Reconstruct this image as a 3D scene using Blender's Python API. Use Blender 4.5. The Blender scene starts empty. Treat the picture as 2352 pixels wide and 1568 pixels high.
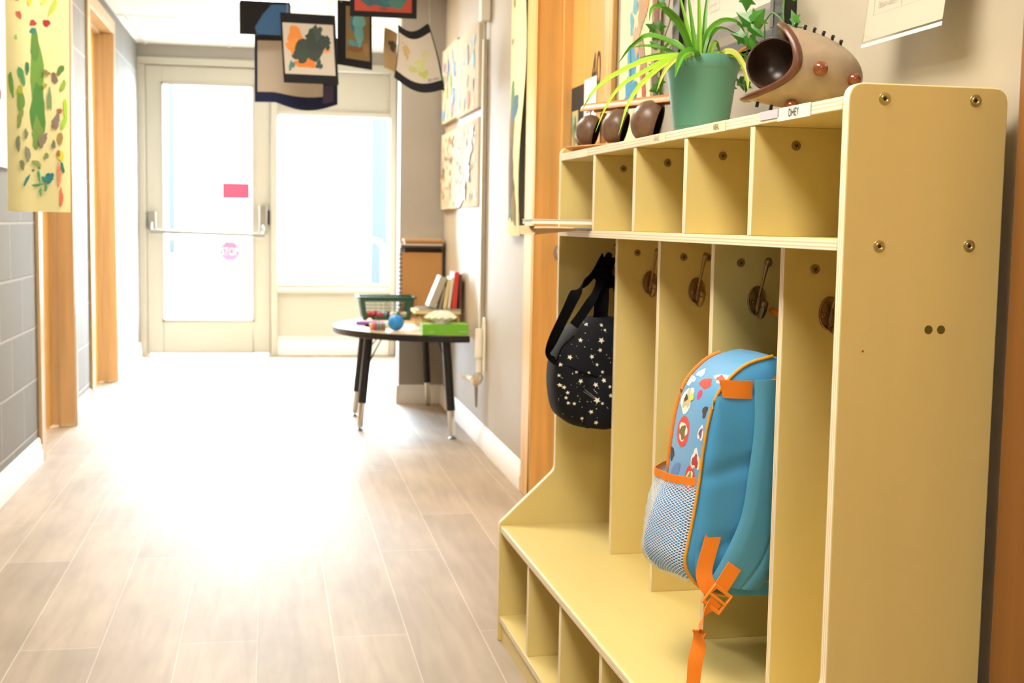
import bpy, bmesh, math, random
from mathutils import Vector, Matrix
from mathutils.bvhtree import BVHTree
sc = bpy.context.scene
COL = sc.collection
PI = math.pi

# ------------------------------------------------------------------ camera, world, light, exposure
F_PX, PITCH, YAW, ROLL, CAM_H = 2926.1, 0.092816, 0.187950, 0.016570, 1.03554
cd = bpy.data.cameras.new('camera'); cam = bpy.data.objects.new('camera', cd); COL.objects.link(cam); sc.camera = cam
cd.sensor_width = 36.0; cd.sensor_fit = 'HORIZONTAL'; cd.lens = 36.0 * F_PX / 2352.0; cd.clip_start = 0.05
_cp, _sp, _cy, _sy = math.cos(PITCH), math.sin(PITCH), math.cos(YAW), math.sin(YAW)
_f = Vector((_sy * _cp, _cy * _cp, -_sp)); _r = Vector((_cy, -_sy, 0)); _u = _r.cross(_f)
_c, _s = math.cos(ROLL), math.sin(ROLL)
_R, _U = _c * _r + _s * _u, -_s * _r + _c * _u
M = Matrix(((_R.x, _U.x, -_f.x, 0), (_R.y, _U.y, -_f.y, 0), (_R.z, _U.z, -_f.z, CAM_H), (0, 0, 0, 1)))
cam.matrix_world = M
cd.dof.use_dof = True; cd.dof.focus_distance = 1.95; cd.dof.aperture_fstop = 8.5

w = bpy.data.worlds.new('world'); sc.world = w; w.use_nodes = True
bg = w.node_tree.nodes['Background']; bg.inputs[0].default_value = (0.74, 0.88, 1.0, 1); bg.inputs[1].default_value = 90.0
sc.view_settings.view_transform = 'Standard'; sc.view_settings.look = 'None'
sc.view_settings.exposure = 0.0; sc.view_settings.gamma = 1.0; sc.view_settings.use_curve_mapping = False
LAMP = 25.5                      # radiance of the ceiling diffusers
LAMP_COL = (1.0, 0.93, 0.80)
def portal(name, loc, sx, sz):
    l = bpy.data.lights.new(name, 'AREA'); l.shape = 'RECTANGLE'; l.size = sx; l.size_y = sz
    o = bpy.data.objects.new(name, l); COL.objects.link(o); o.location = loc
    o.rotation_euler = (-PI / 2, 0, 0)        # faces -Y, into the corridor
    l.cycles.is_portal = True
portal('door_daylight', (-0.458, 9.90, 1.14), 0.68, 1.78)
portal('window_daylight', (0.47, 9.90, 1.17), 0.86, 1.30)

# ------------------------------------------------------------------ materials
def hexc(h, a=1.0):
    h = h.lstrip('#'); v = [int(h[i:i + 2], 16) / 255 for i in (0, 2, 4)]
    return tuple(x / 12.92 if x <= 0.04045 else ((x + 0.055) / 1.055) ** 2.4 for x in v) + (a,)
MATS = {}
def new_mat(name):
    m = bpy.data.materials.new(name); m.use_nodes = True
    return m, m.node_tree, m.node_tree.nodes['Principled BSDF']
def nd(nt, typ, **kw):
    n = nt.nodes.new(typ)
    for k, v in kw.items(): setattr(n, k, v)
    return n
def mat(name, col, rough=0.5, metal=0.0, noise=0.0, nscale=(8, 8, 8), bump=0.0, bscale=200, spec=0.5, sheen=0.0, coat=0.0, emit=None):
    if name in MATS: return MATS[name]
    m, nt, b = new_mat(name); c = hexc(col) if isinstance(col, str) else tuple(col) + (1,)
    b.inputs['Base Color'].default_value = c; b.inputs['Roughness'].default_value = rough; b.inputs['Metallic'].default_value = metal
    b.inputs['Specular IOR Level'].default_value = spec; b.inputs['Sheen Weight'].default_value = sheen; b.inputs['Coat Weight'].default_value = coat
    tc = nd(nt, 'ShaderNodeTexCoord')
    if noise:
        mp = nd(nt, 'ShaderNodeMapping'); mp.inputs['Scale'].default_value = nscale
        nt.links.new(tc.outputs['Object'], mp.inputs[0])
        n = nd(nt, 'ShaderNodeTexNoise'); n.inputs['Scale'].default_value = 1; n.inputs['Detail'].default_value = 5
        nt.links.new(mp.outputs[0], n.inputs['Vector'])
        r = nd(nt, 'ShaderNodeValToRGB'); e = r.color_ramp.elements
        e[0].position = 0.3; e[1].position = 0.7
        e[0].color = tuple(x * (1 - noise) for x in c[:3]) + (1,); e[1].color = tuple(min(1, x * (1 + noise)) for x in c[:3]) + (1,)
        nt.links.new(n.outputs['Fac'], r.inputs[0]); nt.links.new(r.outputs[0], b.inputs['Base Color'])
    if bump:
        n2 = nd(nt, 'ShaderNodeTexNoise'); n2.inputs['Scale'].default_value = bscale; n2.inputs['Detail'].default_value = 3
        nt.links.new(tc.outputs['Object'], n2.inputs['Vector'])
        bp = nd(nt, 'ShaderNodeBump'); bp.inputs['Strength'].default_value = bump; bp.inputs['Distance'].default_value = 0.002
        nt.links.new(n2.outputs['Fac'], bp.inputs['Height']); nt.links.new(bp.outputs[0], b.inputs['Normal'])
    if emit:
        b.inputs['Emission Color'].default_value = tuple(emit[0]) + (1,); b.inputs['Emission Strength'].default_value = emit[1]
    MATS[name] = m
    return m
def pm(h, rough=0.65): return mat('paint_' + h.lstrip('#') + ('' if rough == 0.65 else '_%d' % (rough * 100)), h, rough)

def floor_mat():
    m, nt, b = new_mat('oak_laminate')
    tc = nd(nt, 'ShaderNodeTexCoord'); sx = nd(nt, 'ShaderNodeSeparateXYZ'); nt.links.new(tc.outputs['Object'], sx.inputs[0])
    ay = nd(nt, 'ShaderNodeMath', operation='ADD'); ay.inputs[1].default_value = 20.0 + 0.28
    ax = nd(nt, 'ShaderNodeMath', operation='ADD'); ax.inputs[1].default_value = 0.0335 + 0.1855 * 20
    nt.links.new(sx.outputs[1], ay.inputs[0]); nt.links.new(sx.outputs[0], ax.inputs[0])
    cb = nd(nt, 'ShaderNodeCombineXYZ'); nt.links.new(ay.outputs[0], cb.inputs[0]); nt.links.new(ax.outputs[0], cb.inputs[1])
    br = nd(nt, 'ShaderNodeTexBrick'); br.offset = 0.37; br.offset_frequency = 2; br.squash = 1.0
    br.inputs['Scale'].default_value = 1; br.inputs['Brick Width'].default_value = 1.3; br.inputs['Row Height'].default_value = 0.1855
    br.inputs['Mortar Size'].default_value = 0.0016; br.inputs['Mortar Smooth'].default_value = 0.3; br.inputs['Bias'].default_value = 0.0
    br.inputs['Color1'].default_value = hexc('#98866f'); br.inputs['Color2'].default_value = hexc('#a8967f'); br.inputs['Mortar'].default_value = hexc('#bdb09e')  # pale seam colour paints in the highlight along the plank bevels
    nt.links.new(cb.outputs[0], br.inputs['Vector'])
    mp = nd(nt, 'ShaderNodeMapping'); mp.inputs['Scale'].default_value = (26, 2.2, 1); nt.links.new(tc.outputs['Object'], mp.inputs[0])
    n = nd(nt, 'ShaderNodeTexNoise'); n.inputs['Scale'].default_value = 1; n.inputs['Detail'].default_value = 6; n.inputs['Distortion'].default_value = 0.8
    nt.links.new(mp.outputs[0], n.inputs['Vector'])
    mp2 = nd(nt, 'ShaderNodeMapping'); mp2.inputs['Scale'].default_value = (5, 1.8, 1); nt.links.new(tc.outputs['Object'], mp2.inputs[0])
    n2 = nd(nt, 'ShaderNodeTexNoise'); n2.inputs['Scale'].default_value = 1; n2.inputs['Detail'].default_value = 4
    nt.links.new(mp2.outputs[0], n2.inputs['Vector'])
    r1 = nd(nt, 'ShaderNodeValToRGB'); r1.color_ramp.elements[0].color = (0.9, 0.88, 0.86, 1); r1.color_ramp.elements[1].color = (1.07, 1.07, 1.07, 1)
    r1.color_ramp.elements[0].position = 0.3; r1.color_ramp.elements[1].position = 0.65
    r2 = nd(nt, 'ShaderNodeValToRGB'); r2.color_ramp.elements[0].color = (0.84, 0.82, 0.8, 1); r2.color_ramp.elements[1].color = (1.1, 1.1, 1.1, 1)
    r2.color_ramp.elements[0].position = 0.35; r2.color_ramp.elements[1].position = 0.65
    nt.links.new(n.outputs['Fac'], r1.inputs[0]); nt.links.new(n2.outputs['Fac'], r2.inputs[0])
    m1 = nd(nt, 'ShaderNodeMix', data_type='RGBA', blend_type='MULTIPLY'); m1.inputs[0].default_value = 1
    m2 = nd(nt, 'ShaderNodeMix', data_type='RGBA', blend_type='MULTIPLY'); m2.inputs[0].default_value = 1
    nt.links.new(br.outputs['Color'], m1.inputs[6]); nt.links.new(r1.outputs[0], m1.inputs[7])
    nt.links.new(m1.outputs[2], m2.inputs[6]); nt.links.new(r2.outputs[0], m2.inputs[7])
    nt.links.new(m2.outputs[2], b.inputs['Base Color'])
    bp = nd(nt, 'ShaderNodeBump'); bp.inputs['Strength'].default_value = 0.25; bp.inputs['Distance'].default_value = 0.001; bp.invert = True
    nt.links.new(br.outputs['Fac'], bp.inputs['Height']); nt.links.new(bp.outputs[0], b.inputs['Normal'])
    b.inputs['Roughness'].default_value = 0.57; b.inputs['Specular IOR Level'].default_value = 1.0
    return m
def block_mat():
    m, nt, b = new_mat('painted_block')
    tc = nd(nt, 'ShaderNodeTexCoord'); sx = nd(nt, 'ShaderNodeSeparateXYZ'); nt.links.new(tc.outputs['Object'], sx.inputs[0])
    ay = nd(nt, 'ShaderNodeMath', operation='ADD'); ay.inputs[1].default_value = 20.0
    az = nd(nt, 'ShaderNodeMath', operation='ADD'); az.inputs[1].default_value = 0.216 * 10 - 0.14
    nt.links.new(sx.outputs[1], ay.inputs[0]); nt.links.new(sx.outputs[2], az.inputs[0])
    cb = nd(nt, 'ShaderNodeCombineXYZ'); nt.links.new(ay.outputs[0], cb.inputs[0]); nt.links.new(az.outputs[0], cb.inputs[1])
    br = nd(nt, 'ShaderNodeTexBrick'); br.offset = 0.5
    br.inputs['Scale'].default_value = 1; br.inputs['Brick Width'].default_value = 0.432; br.inputs['Row Height'].default_value = 0.216
    br.inputs['Mortar Size'].default_value = 0.006; br.inputs['Mortar Smooth'].default_value = 0.4
    br.inputs['Color1'].default_value = hexc('#7d7973'); br.inputs['Color2'].default_value = hexc('#827e78'); br.inputs['Mortar'].default_value = hexc('#a5a19b')  # paler joint colour carries the bright highlight on the groove edges
    nt.links.new(cb.outputs[0], br.inputs['Vector']); nt.links.new(br.outputs['Color'], b.inputs['Base Color'])
    n = nd(nt, 'ShaderNodeTexNoise'); n.inputs['Scale'].default_value = 160; n.inputs['Detail'].default_value = 3
    nt.links.new(tc.outputs['Object'], n.inputs['Vector'])
    ml = nd(nt, 'ShaderNodeMath', operation='MULTIPLY'); ml.inputs[1].default_value = 0.25; nt.links.new(n.outputs['Fac'], ml.inputs[0])
    sb = nd(nt, 'ShaderNodeMath', operation='SUBTRACT'); nt.links.new(ml.outputs[0], sb.inputs[0]); nt.links.new(br.outputs['Fac'], sb.inputs[1])
    bp = nd(nt, 'ShaderNodeBump'); bp.inputs['Strength'].default_value = 0.7; bp.inputs['Distance'].default_value = 0.006
    nt.links.new(sb.outputs[0], bp.inputs['Height']); nt.links.new(bp.outputs[0], b.inputs['Normal'])
    b.inputs['Roughness'].default_value = 0.65; b.inputs['Specular IOR Level'].default_value = 0.3
    return m
def ply_mat(name, axis):
    m, nt, b = new_mat(name)
    tc = nd(nt, 'ShaderNodeTexCoord')
    wv = nd(nt, 'ShaderNodeTexWave', bands_direction=axis); wv.inputs['Scale'].default_value = 60; wv.inputs['Distortion'].default_value = 0.25; wv.inputs['Detail'].default_value = 2
    nt.links.new(tc.outputs['Object'], wv.inputs['Vector'])
    r = nd(nt, 'ShaderNodeValToRGB'); r.color_ramp.elements[0].color = hexc('#e2c796'); r.color_ramp.elements[1].color = hexc('#f4e8cc')
    r.color_ramp.elements[0].position = 0.15; r.color_ramp.elements[1].position = 0.6
    nt.links.new(wv.outputs['Fac'], r.inputs[0]); nt.links.new(r.outputs[0], b.inputs['Base Color'])
    b.inputs['Roughness'].default_value = 0.5
    return m
def glass_mat(name, tint=(1, 1, 1), refl=0.05):
    m = bpy.data.materials.new(name); m.use_nodes = True; nt = m.node_tree; nt.nodes.clear()
    out = nd(nt, 'ShaderNodeOutputMaterial'); mx = nd(nt, 'ShaderNodeMixShader'); tr = nd(nt, 'ShaderNodeBsdfTransparent'); gl = nd(nt, 'ShaderNodeBsdfGlossy')
    lw = nd(nt, 'ShaderNodeLayerWeight'); pw = nd(nt, 'ShaderNodeMath', operation='POWER'); pw.inputs[1].default_value = 5
    fr = nd(nt, 'ShaderNodeMath', operation='MULTIPLY_ADD'); fr.inputs[1].default_value = 0.9; fr.inputs[2].default_value = 0.035
    nt.links.new(lw.outputs['Facing'], pw.inputs[0]); nt.links.new(pw.outputs[0], fr.inputs[0])
    tr.inputs[0].default_value = tuple(tint) + (1,); gl.inputs['Roughness'].default_value = 0.02
    nt.links.new(fr.outputs[0], mx.inputs[0]); nt.links.new(tr.outputs[0], mx.inputs[1]); nt.links.new(gl.outputs[0], mx.inputs[2]); nt.links.new(mx.outputs[0], out.inputs[0])
    return m
def film_mat(name, col, clear):
    """a printed translucent film: lets the light behind it through in its own colour"""
    m = bpy.data.materials.new(name); m.use_nodes = True; nt = m.node_tree; nt.nodes.clear()
    out = nd(nt, 'ShaderNodeOutputMaterial'); mx = nd(nt, 'ShaderNodeMixShader'); tl = nd(nt, 'ShaderNodeBsdfTransparent'); df = nd(nt, 'ShaderNodeBsdfDiffuse')
    tl.inputs[0].default_value = tuple(x for x in clear) + (1,); df.inputs[0].default_value = hexc(col)
    mx.inputs[0].default_value = 0.5
    nt.links.new(tl.outputs[0], mx.inputs[1]); nt.links.new(df.outputs[0], mx.inputs[2]); nt.links.new(mx.outputs[0], out.inputs[0])
    return m
def net_mat():
    m = bpy.data.materials.new('white_net'); m.use_nodes = True; nt = m.node_tree; b = nt.nodes['Principled BSDF']
    tc = nd(nt, 'ShaderNodeTexCoord')
    prev = None
    for ang in (0.7, -0.7):
        mp = nd(nt, 'ShaderNodeMapping'); mp.inputs['Rotation'].default_value = (ang, 0, 0); nt.links.new(tc.outputs['Object'], mp.inputs[0])
        wv = nd(nt, 'ShaderNodeTexWave', bands_direction='Z'); wv.inputs['Scale'].default_value = 85; wv.inputs['Distortion'].default_value = 0.6
        nt.links.new(mp.outputs[0], wv.inputs['Vector'])
        if prev:
            mxx = nd(nt, 'ShaderNodeMath', operation='MAXIMUM'); nt.links.new(prev, mxx.inputs[0]); nt.links.new(wv.outputs['Fac'], mxx.inputs[1]); prev = mxx.outputs[0]
        else: prev = wv.outputs['Fac']
    gt = nd(nt, 'ShaderNodeMapRange'); gt.inputs[1].default_value = 0.72; gt.inputs[2].default_value = 0.9; nt.links.new(prev, gt.inputs[0])
    nt.links.new(gt.outputs[0], b.inputs['Alpha'])
    b.inputs['Base Color'].default_value = hexc('#dfe8ee'); b.inputs['Roughness'].default_value = 0.7
    return m
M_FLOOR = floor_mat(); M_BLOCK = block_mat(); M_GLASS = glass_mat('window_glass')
M_PLYZ = ply_mat('plywood_edge_layers_level', 'Z'); M_PLYY = ply_mat('plywood_edge_layers_upright', 'Y')
M_BIRCH = mat('birch_varnish', (0.71, 0.567, 0.222), 0.42, noise=0.06, nscale=(6, 6, 1.2))
M_BIRCHX = mat('birch_varnish_seat', (0.71, 0.567, 0.222), 0.42, noise=0.05, nscale=(6, 1.2, 6))
M_OAK = mat('orange_oak', '#e0b066', 0.4, noise=0.16, nscale=(30, 30, 1.6))
M_OAKD = mat('door_veneer', '#d6a65c', 0.42, noise=0.09, nscale=(14, 14, 1.0))
M_CREAM = mat('cream_gloss_paint', '#c0baab', 0.35)
M_WALL = mat('beige_wall_paint', '#b1a693', 0.5, noise=0.015, nscale=(3, 3, 3))
M_GREY = mat('grey_wall_paint', '#a39d94', 0.6)
M_TRIM = mat('white_trim_paint', '#eeebe4', 0.3)
M_CEIL = mat('ceiling_tile', '#efece6', 0.9, noise=0.03, nscale=(60, 60, 60), bump=0.5, bscale=120)
M_BLACK = mat('black_paper', '#16161c', 0.85)
M_NAVY = mat('navy_card', '#16244f', 0.8)
M_STEEL = mat('brushed_steel', '#a9a8a4', 0.35, metal=1.0)
M_CHROME = mat('chrome', '#d8d8d8', 0.15, metal=1.0)
M_BRASS = mat('antique_brass', '#937a56', 0.32, metal=0.9)
M_DARK = mat('black_plastic', '#141414', 0.4)
M_PAPER = mat('white_paper', '#efece4', 0.8)

# ------------------------------------------------------------------ mesh building
def frame_axes(t, ref=Vector((0, 0, 1))):
    t = t.normalized()
    if abs(t.dot(ref)) > 0.95: ref = Vector((1, 0, 0)) if abs(t.x) < 0.9 else Vector((0, 1, 0))
    a = t.cross(ref).normalized(); b = a.cross(t).normalized()
    return a, b
def smooth_path(pts, n):
    """Catmull-Rom through the points, n samples per span"""
    P = [Vector(p) for p in pts]
    if len(P) < 3:
        return [P[0].lerp(P[-1], i / n) for i in range(n + 1)]
    P = [P[0] * 2 - P[1]] + P + [P[-1] * 2 - P[-2]]
    out = []
    for i in range(1, len(P) - 2):
        p0, p1, p2, p3 = P[i - 1:i + 3]
        for k in range(n):
            t = k / n
            out.append(0.5 * ((2 * p1) + (p2 - p0) * t + (2 * p0 - 5 * p1 + 4 * p2 - p3) * t * t + (3 * p1 - p0 - 3 * p2 + p3) * t ** 3))
    out.append(P[-2].copy())
    return out
OFF = {}
class MB:
    def __init__(s): s.v = []; s.f = []; s.m = []; s.sm = []
    def add(s, vs, fs, mat=0, smooth=False):
        o = len(s.v); s.v += [Vector(v) for v in vs]
        for i, f in enumerate(fs):
            s.f.append(tuple(o + k for k in f)); s.m.append(mat[i] if isinstance(mat, (list, tuple)) else mat); s.sm.append(smooth)
        return s
    def box(s, x0, x1, y0, y1, z0, z1, mat=0, mats=None, mx=None):
        vs = [(x0, y0, z0), (x1, y0, z0), (x1, y1, z0), (x0, y1, z0), (x0, y0, z1), (x1, y0, z1), (x1, y1, z1), (x0, y1, z1)]
        fs = [(0, 3, 2, 1), (4, 5, 6, 7), (0, 1, 5, 4), (2, 3, 7, 6), (0, 4, 7, 3), (1, 2, 6, 5)]   # -z +z -y +y -x +x
        if mx: vs = [mx @ Vector(v) for v in vs]
        k = ['-z', '+z', '-y', '+y', '-x', '+x']
        return s.add(vs, fs, [(mats or {}).get(q, mat) for q in k])
    def prism(s, poly, fn, a0, a1, mat=0, edge=None, smooth=False):
        """poly: 2-D outline, fn(p, a) -> 3-D"""
        n = len(poly); vs = [fn(p, a0) for p in poly] + [fn(p, a1) for p in poly]
        s.add(vs, [tuple(range(n))[::-1], tuple(range(n, 2 * n))], mat)
        s.add(vs, [(i, (i + 1) % n, n + (i + 1) % n, n + i) for i in range(n)], mat if edge is None else edge, smooth)
        return s
    def tube(s, pts, r, n=8, mat=0, caps=True, flat=1.0, ref=Vector((0, 0, 1))):
        P = [Vector(p) for p in pts]; R = r if isinstance(r, (list, tuple)) else [r] * len(P)
        vs = []; fs = []
        for i, p in enumerate(P):
            t = (P[min(i + 1, len(P) - 1)] - P[max(i - 1, 0)])
            if t.length < 1e-9: t = Vector((0, 0, 1))
            a, b = frame_axes(t, ref)
            for k in range(n):
                q = 2 * PI * k / n
                vs.append(p + (a * math.cos(q) + b * math.sin(q) * flat) * R[i])
        for i in range(len(P) - 1):
            for k in range(n):
                fs.append((i * n + k, i * n + (k + 1) % n, (i + 1) * n + (k + 1) % n, (i + 1) * n + k))
        s.add(vs, fs, mat, True)
        if caps:
            L = len(P) - 1
            s.add([vs[k] for k in range(n)] + [vs[L * n + k] for k in range(n)], [tuple(range(n)), tuple(range(n, 2 * n))[::-1]], mat)
        return s
    def lathe(s, prof, n=32, mx=None, mat=0, smooth=True, fn=None):
        """prof: (radius, height) list around +Z"""
        vs = []; fs = []
        for r, z in prof:
            for k in range(n):
                q = 2 * PI * k / n; v = Vector((r * math.cos(q), r * math.sin(q), z))
                if fn: v = fn(v, q)
                vs.append(mx @ v if mx else v)
        for i in range(len(prof) - 1):
            for k in range(n):
                fs.append((i * n + k, i * n + (k + 1) % n, (i + 1) * n + (k + 1) % n, (i + 1) * n + k))
        s.add(vs, fs, mat, smooth)
        return s
    def disc(s, c, nrm, r, n=20, mat=0, h=0.0, r2=None):
        c = Vector(c); nrm = Vector(nrm).normalized(); a, b = frame_axes(nrm); r2 = r if r2 is None else r2
        lo = [c + (a * math.cos(2 * PI * k / n) + b * math.sin(2 * PI * k / n)) * r for k in range(n)]
        hi = [c + nrm * h + (a * math.cos(2 * PI * k / n) + b * math.sin(2 * PI * k / n)) * r2 for k in range(n)]
        s.add(lo + hi, [tuple(range(n))[::-1], tuple(range(n, 2 * n))] + [(k, (k + 1) % n, n + (k + 1) % n, n + k) for k in range(n)], mat)
        return s
    def ball(s, c, r, n=20, mat=0, sc3=(1, 1, 1), mx=None):
        m = n // 2; vs = []; fs = []
        for i in range(m + 1):
            a = PI * i / m
            for k in range(n):
                q = 2 * PI * k / n
                v = Vector((r * math.sin(a) * math.cos(q) * sc3[0], r * math.sin(a) * math.sin(q) * sc3[1], r * math.cos(a) * sc3[2]))
                if mx: v = mx @ v
                vs.append(Vector(c) + v)
        for i in range(m):
            for k in range(n): fs.append((i * n + k, (i + 1) * n + k, (i + 1) * n + (k + 1) % n, i * n + (k + 1) % n))
        s.add(vs, fs, mat, True)
        return s
    def grid(s, fn, nu, nv, mat=0, thick=0.0, smooth=True, edge=None):
        """fn(u, v) in 0..1 -> point; thick: second skin behind along the normal"""
        P = [[Vector(fn(i / nu, j / nv)) for j in range(nv + 1)] for i in range(nu + 1)]
        idx = lambda i, j: i * (nv + 1) + j
        fs = [(idx(i, j), idx(i + 1, j), idx(i + 1, j + 1), idx(i, j + 1)) for i in range(nu) for j in range(nv)]
        vs = [p for row in P for p in row]
        s.add(vs, fs, mat, smooth)
        if thick:
            N = []
            for i in range(nu + 1):
                for j in range(nv + 1):
                    du = P[min(i + 1, nu)][j] - P[max(i - 1, 0)][j]; dv = P[i][min(j + 1, nv)] - P[i][max(j - 1, 0)]
                    nn = du.cross(dv); N.append(nn.normalized() if nn.length > 1e-12 else Vector((0, 0, 1)))
            bk = [v - n_ * thick for v, n_ in zip(vs, N)]
            s.add(bk, [f[::-1] for f in fs], mat, smooth)
            rim = [idx(i, 0) for i in range(nu)] + [idx(nu, j) for j in range(nv)] + [idx(i, nv) for i in range(nu, 0, -1)] + [idx(0, j) for j in range(nv, 0, -1)]
            k = len(rim); rv = [vs[i] for i in rim] + [bk[i] for i in rim]
            s.add(rv, [(i, k + i, k + (i + 1) % k, (i + 1) % k) for i in range(k)], mat if edge is None else edge)
        return s
    def ribbon(s, pts, width, side, thick=0.0015, mat=0, n=6, prof=None):
        """strip along a path; side: vector (or list) across it; prof(t) scales the width"""
        Q = smooth_path(pts, n); L = len(Q)
        sd = side if isinstance(side, list) else [side] * len(pts)
        S = smooth_path(sd, n) if len(sd) > 2 else [Vector(sd[0]).lerp(Vector(sd[-1]), i / (L - 1)) for i in range(L)]
        W = []
        for i in range(L):
            t = i / (L - 1); W.append(width * (prof(t) if prof else 1.0))
        T = [(Q[min(i + 1, L - 1)] - Q[max(i - 1, 0)]).normalized() for i in range(L)]
        A = []
        for i in range(L):
            a = Vector(S[i]) - T[i] * Vector(S[i]).dot(T[i]); A.append(a.normalized() if a.length > 1e-6 else Vector((1, 0, 0)))
        def fn(u, v):
            i = min(L - 1, int(round(u * (L - 1))))
            return Q[i] + A[i] * W[i] * (v - 0.5)
        s.grid(fn, L - 1, 2, mat, thick)
        return s
    def build(s, name, mats, parent=None, bevel=0.0, sharp=35, own=None, seg=2):
        me = bpy.data.meshes.new(name)
        off = OFF.get(parent.name, Vector((0, 0, 0))) if parent else (Vector(own) if own is not None else Vector((0, 0, 0)))
        me.from_pydata([v - off for v in s.v], [], s.f)
        if not isinstance(mats, (list, tuple)): mats = [mats]
        for m in mats: me.materials.append(m)
        me.polygons.foreach_set('material_index', s.m); me.polygons.foreach_set('use_smooth', [bool(x) or bevel > 0 for x in s.sm])
        bm = bmesh.new(); bm.from_mesh(me); bmesh.ops.remove_doubles(bm, verts=bm.verts, dist=1e-6)
        bmesh.ops.recalc_face_normals(bm, faces=bm.faces); bm.to_mesh(me); bm.free()
        me.set_sharp_from_angle(angle=math.radians(sharp))
        o = bpy.data.objects.new(name, me); COL.objects.link(o)
        if parent: o.parent = parent; OFF[o.name] = off
        elif own is not None: o.location = own; OFF[o.name] = Vector(own)
        if bevel:
            b = o.modifiers.new('bevel', 'BEVEL'); b.width = bevel; b.segments = seg; b.limit_method = 'ANGLE'; b.angle_limit = math.radians(40)
        return o
def tag(o, label, cat, group=None, kind=None):
    o['label'] = label; o['category'] = cat
    if group: o['group'] = group
    if kind: o['kind'] = kind
    return o
def struct(o): o['kind'] = 'structure'; return o
def thing(name, label, cat, loc, group=None):
    o = bpy.data.objects.new(name, None); COL.objects.link(o); o.location = loc; o.empty_display_size = 0.05; OFF[o.name] = Vector(loc)
    return tag(o, label, cat, group)
# the locker stands a little off square to the wall; its own frame has its origin at the near back corner of the floor
LK_ORG = Vector((0.99, 1.5365, 0)); LK_TH = 0.0191
def LW(p):
    c, s_ = math.cos(LK_TH), math.sin(LK_TH)
    return Vector((LK_ORG.x + c * p[0] - s_ * p[1], LK_ORG.y + s_ * p[0] + c * p[1], p[2]))
def lthing(name, label, cat, base, group=None):
    o = thing(name, label, cat, base, group); OFF[o.name] = Vector(base); o.location = LW(base); o.rotation_euler = (0, 0, LK_TH)
    return o
_txt = {}
def text_mesh(sx):
    if sx not in _txt:
        cu = bpy.data.curves.new('t', 'FONT'); cu.body = sx; cu.size = 1.0; cu.resolution_u = 3
        ob = bpy.data.objects.new('t', cu); COL.objects.link(ob)
        dg = bpy.context.evaluated_depsgraph_get(); me = bpy.data.meshes.new_from_object(ob.evaluated_get(dg))
        vs = [v.co.copy() for v in me.vertices]; fs = [tuple(p.vertices) for p in me.polygons]
        x0 = min(v.x for v in vs); x1 = max(v.x for v in vs); y0 = min(v.y for v in vs); y1 = max(v.y for v in vs)
        _txt[sx] = ([((v.x - x0) / (x1 - x0), (v.y - y0) / (y1 - y0)) for v in vs], fs)
        bpy.data.objects.remove(ob); bpy.data.curves.remove(cu); bpy.data.meshes.remove(me)
    return _txt[sx]
class Sheet:
    """a flat or bent sheet: o corner, U right, V up (metres), bend(u, v) pushes along the front normal"""
    def __init__(s, o, U, V, w_, h_, bend=None, warp=None):
        s.o, s.U, s.V, s.w, s.h = Vector(o), Vector(U).normalized(), Vector(V).normalized(), w_, h_
        s.n = s.U.cross(s.V).normalized(); s.bend = bend or (lambda u, v: 0.0); s.warp = warp or (lambda u, v: (u, v)); s.layer = 0; s.mb = MB(); s.mats = []
    def p(s, u, v, off=0.0):
        a, b = s.warp(u, v)
        return s.o + s.U * a * s.w + s.V * b * s.h + s.n * (s.bend(u, v) + off)
    def mi(s, m):
        if m not in s.mats: s.mats.append(m)
        return s.mats.index(m)
    def base(s, m, thick=0.0012, nu=8, nv=8, u0=0, u1=1, v0=0, v1=1, off=0.0):
        s.mb.grid(lambda u, v: s.p(u0 + (u1 - u0) * u, v0 + (v1 - v0) * v, off), nu, nv, s.mi(m), thick); return s
    def blob(s, m, u, v, ru, rv, rot=0.0, seed=0, rag=0.25, n=18):
        s.layer += 1; off = 0.0004 + 0.00012 * s.layer; rd = random.Random(seed * 7 + s.layer)
        ph = [rd.uniform(0, 6.28) for _ in range(4)]
        vs = [s.p(u, v, off)]
        asp = s.h / s.w
        for ring in (0.5, 1.0):
            for k in range(n):
                q = 2 * PI * k / n; rr = ring * (1 + rag * (0.5 * math.sin(3 * q + ph[0]) + 0.35 * math.sin(5 * q + ph[1]) + 0.3 * math.sin(9 * q + ph[2]))) 
                a, b = ru * math.cos(q) * rr, rv * math.sin(q) * rr
                a, b = a * math.cos(rot) - b * asp * math.sin(rot), a / asp * math.sin(rot) + b * math.cos(rot)
                vs.append(s.p(min(1, max(0, u + a)), min(1, max(0, v + b)), off))
        fs = [(0, 1 + k, 1 + (k + 1) % n) for k in range(n)] + [(1 + k, 1 + n + k, 1 + n + (k + 1) % n, 1 + (k + 1) % n) for k in range(n)]
        s.mb.add(vs, fs, s.mi(m)); return s
    def rect(s, m, u0, u1, v0, v1, nu=6, nv=6):
        s.layer += 1; off = 0.0004 + 0.00012 * s.layer
        s.mb.grid(lambda u, v: s.p(u0 + (u1 - u0) * u, v0 + (v1 - v0) * v, off), nu, nv, s.mi(m)); return s
    def text(s, m, t, u0, u1, v0, v1, off=0.0012):
        vs, fs = text_mesh(t)
        s.mb.add([s.p(u0 + (u1 - u0) * x, v0 + (v1 - v0) * y, off) for x, y in vs], fs, s.mi(m)); return s
    def build(s, name, parent=None, own=None): return s.mb.build(name, s.mats, parent, own=own)
X_, Y_, Z_ = Vector((1, 0, 0)), Vector((0, 1, 0)), Vector((0, 0, 1))

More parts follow.
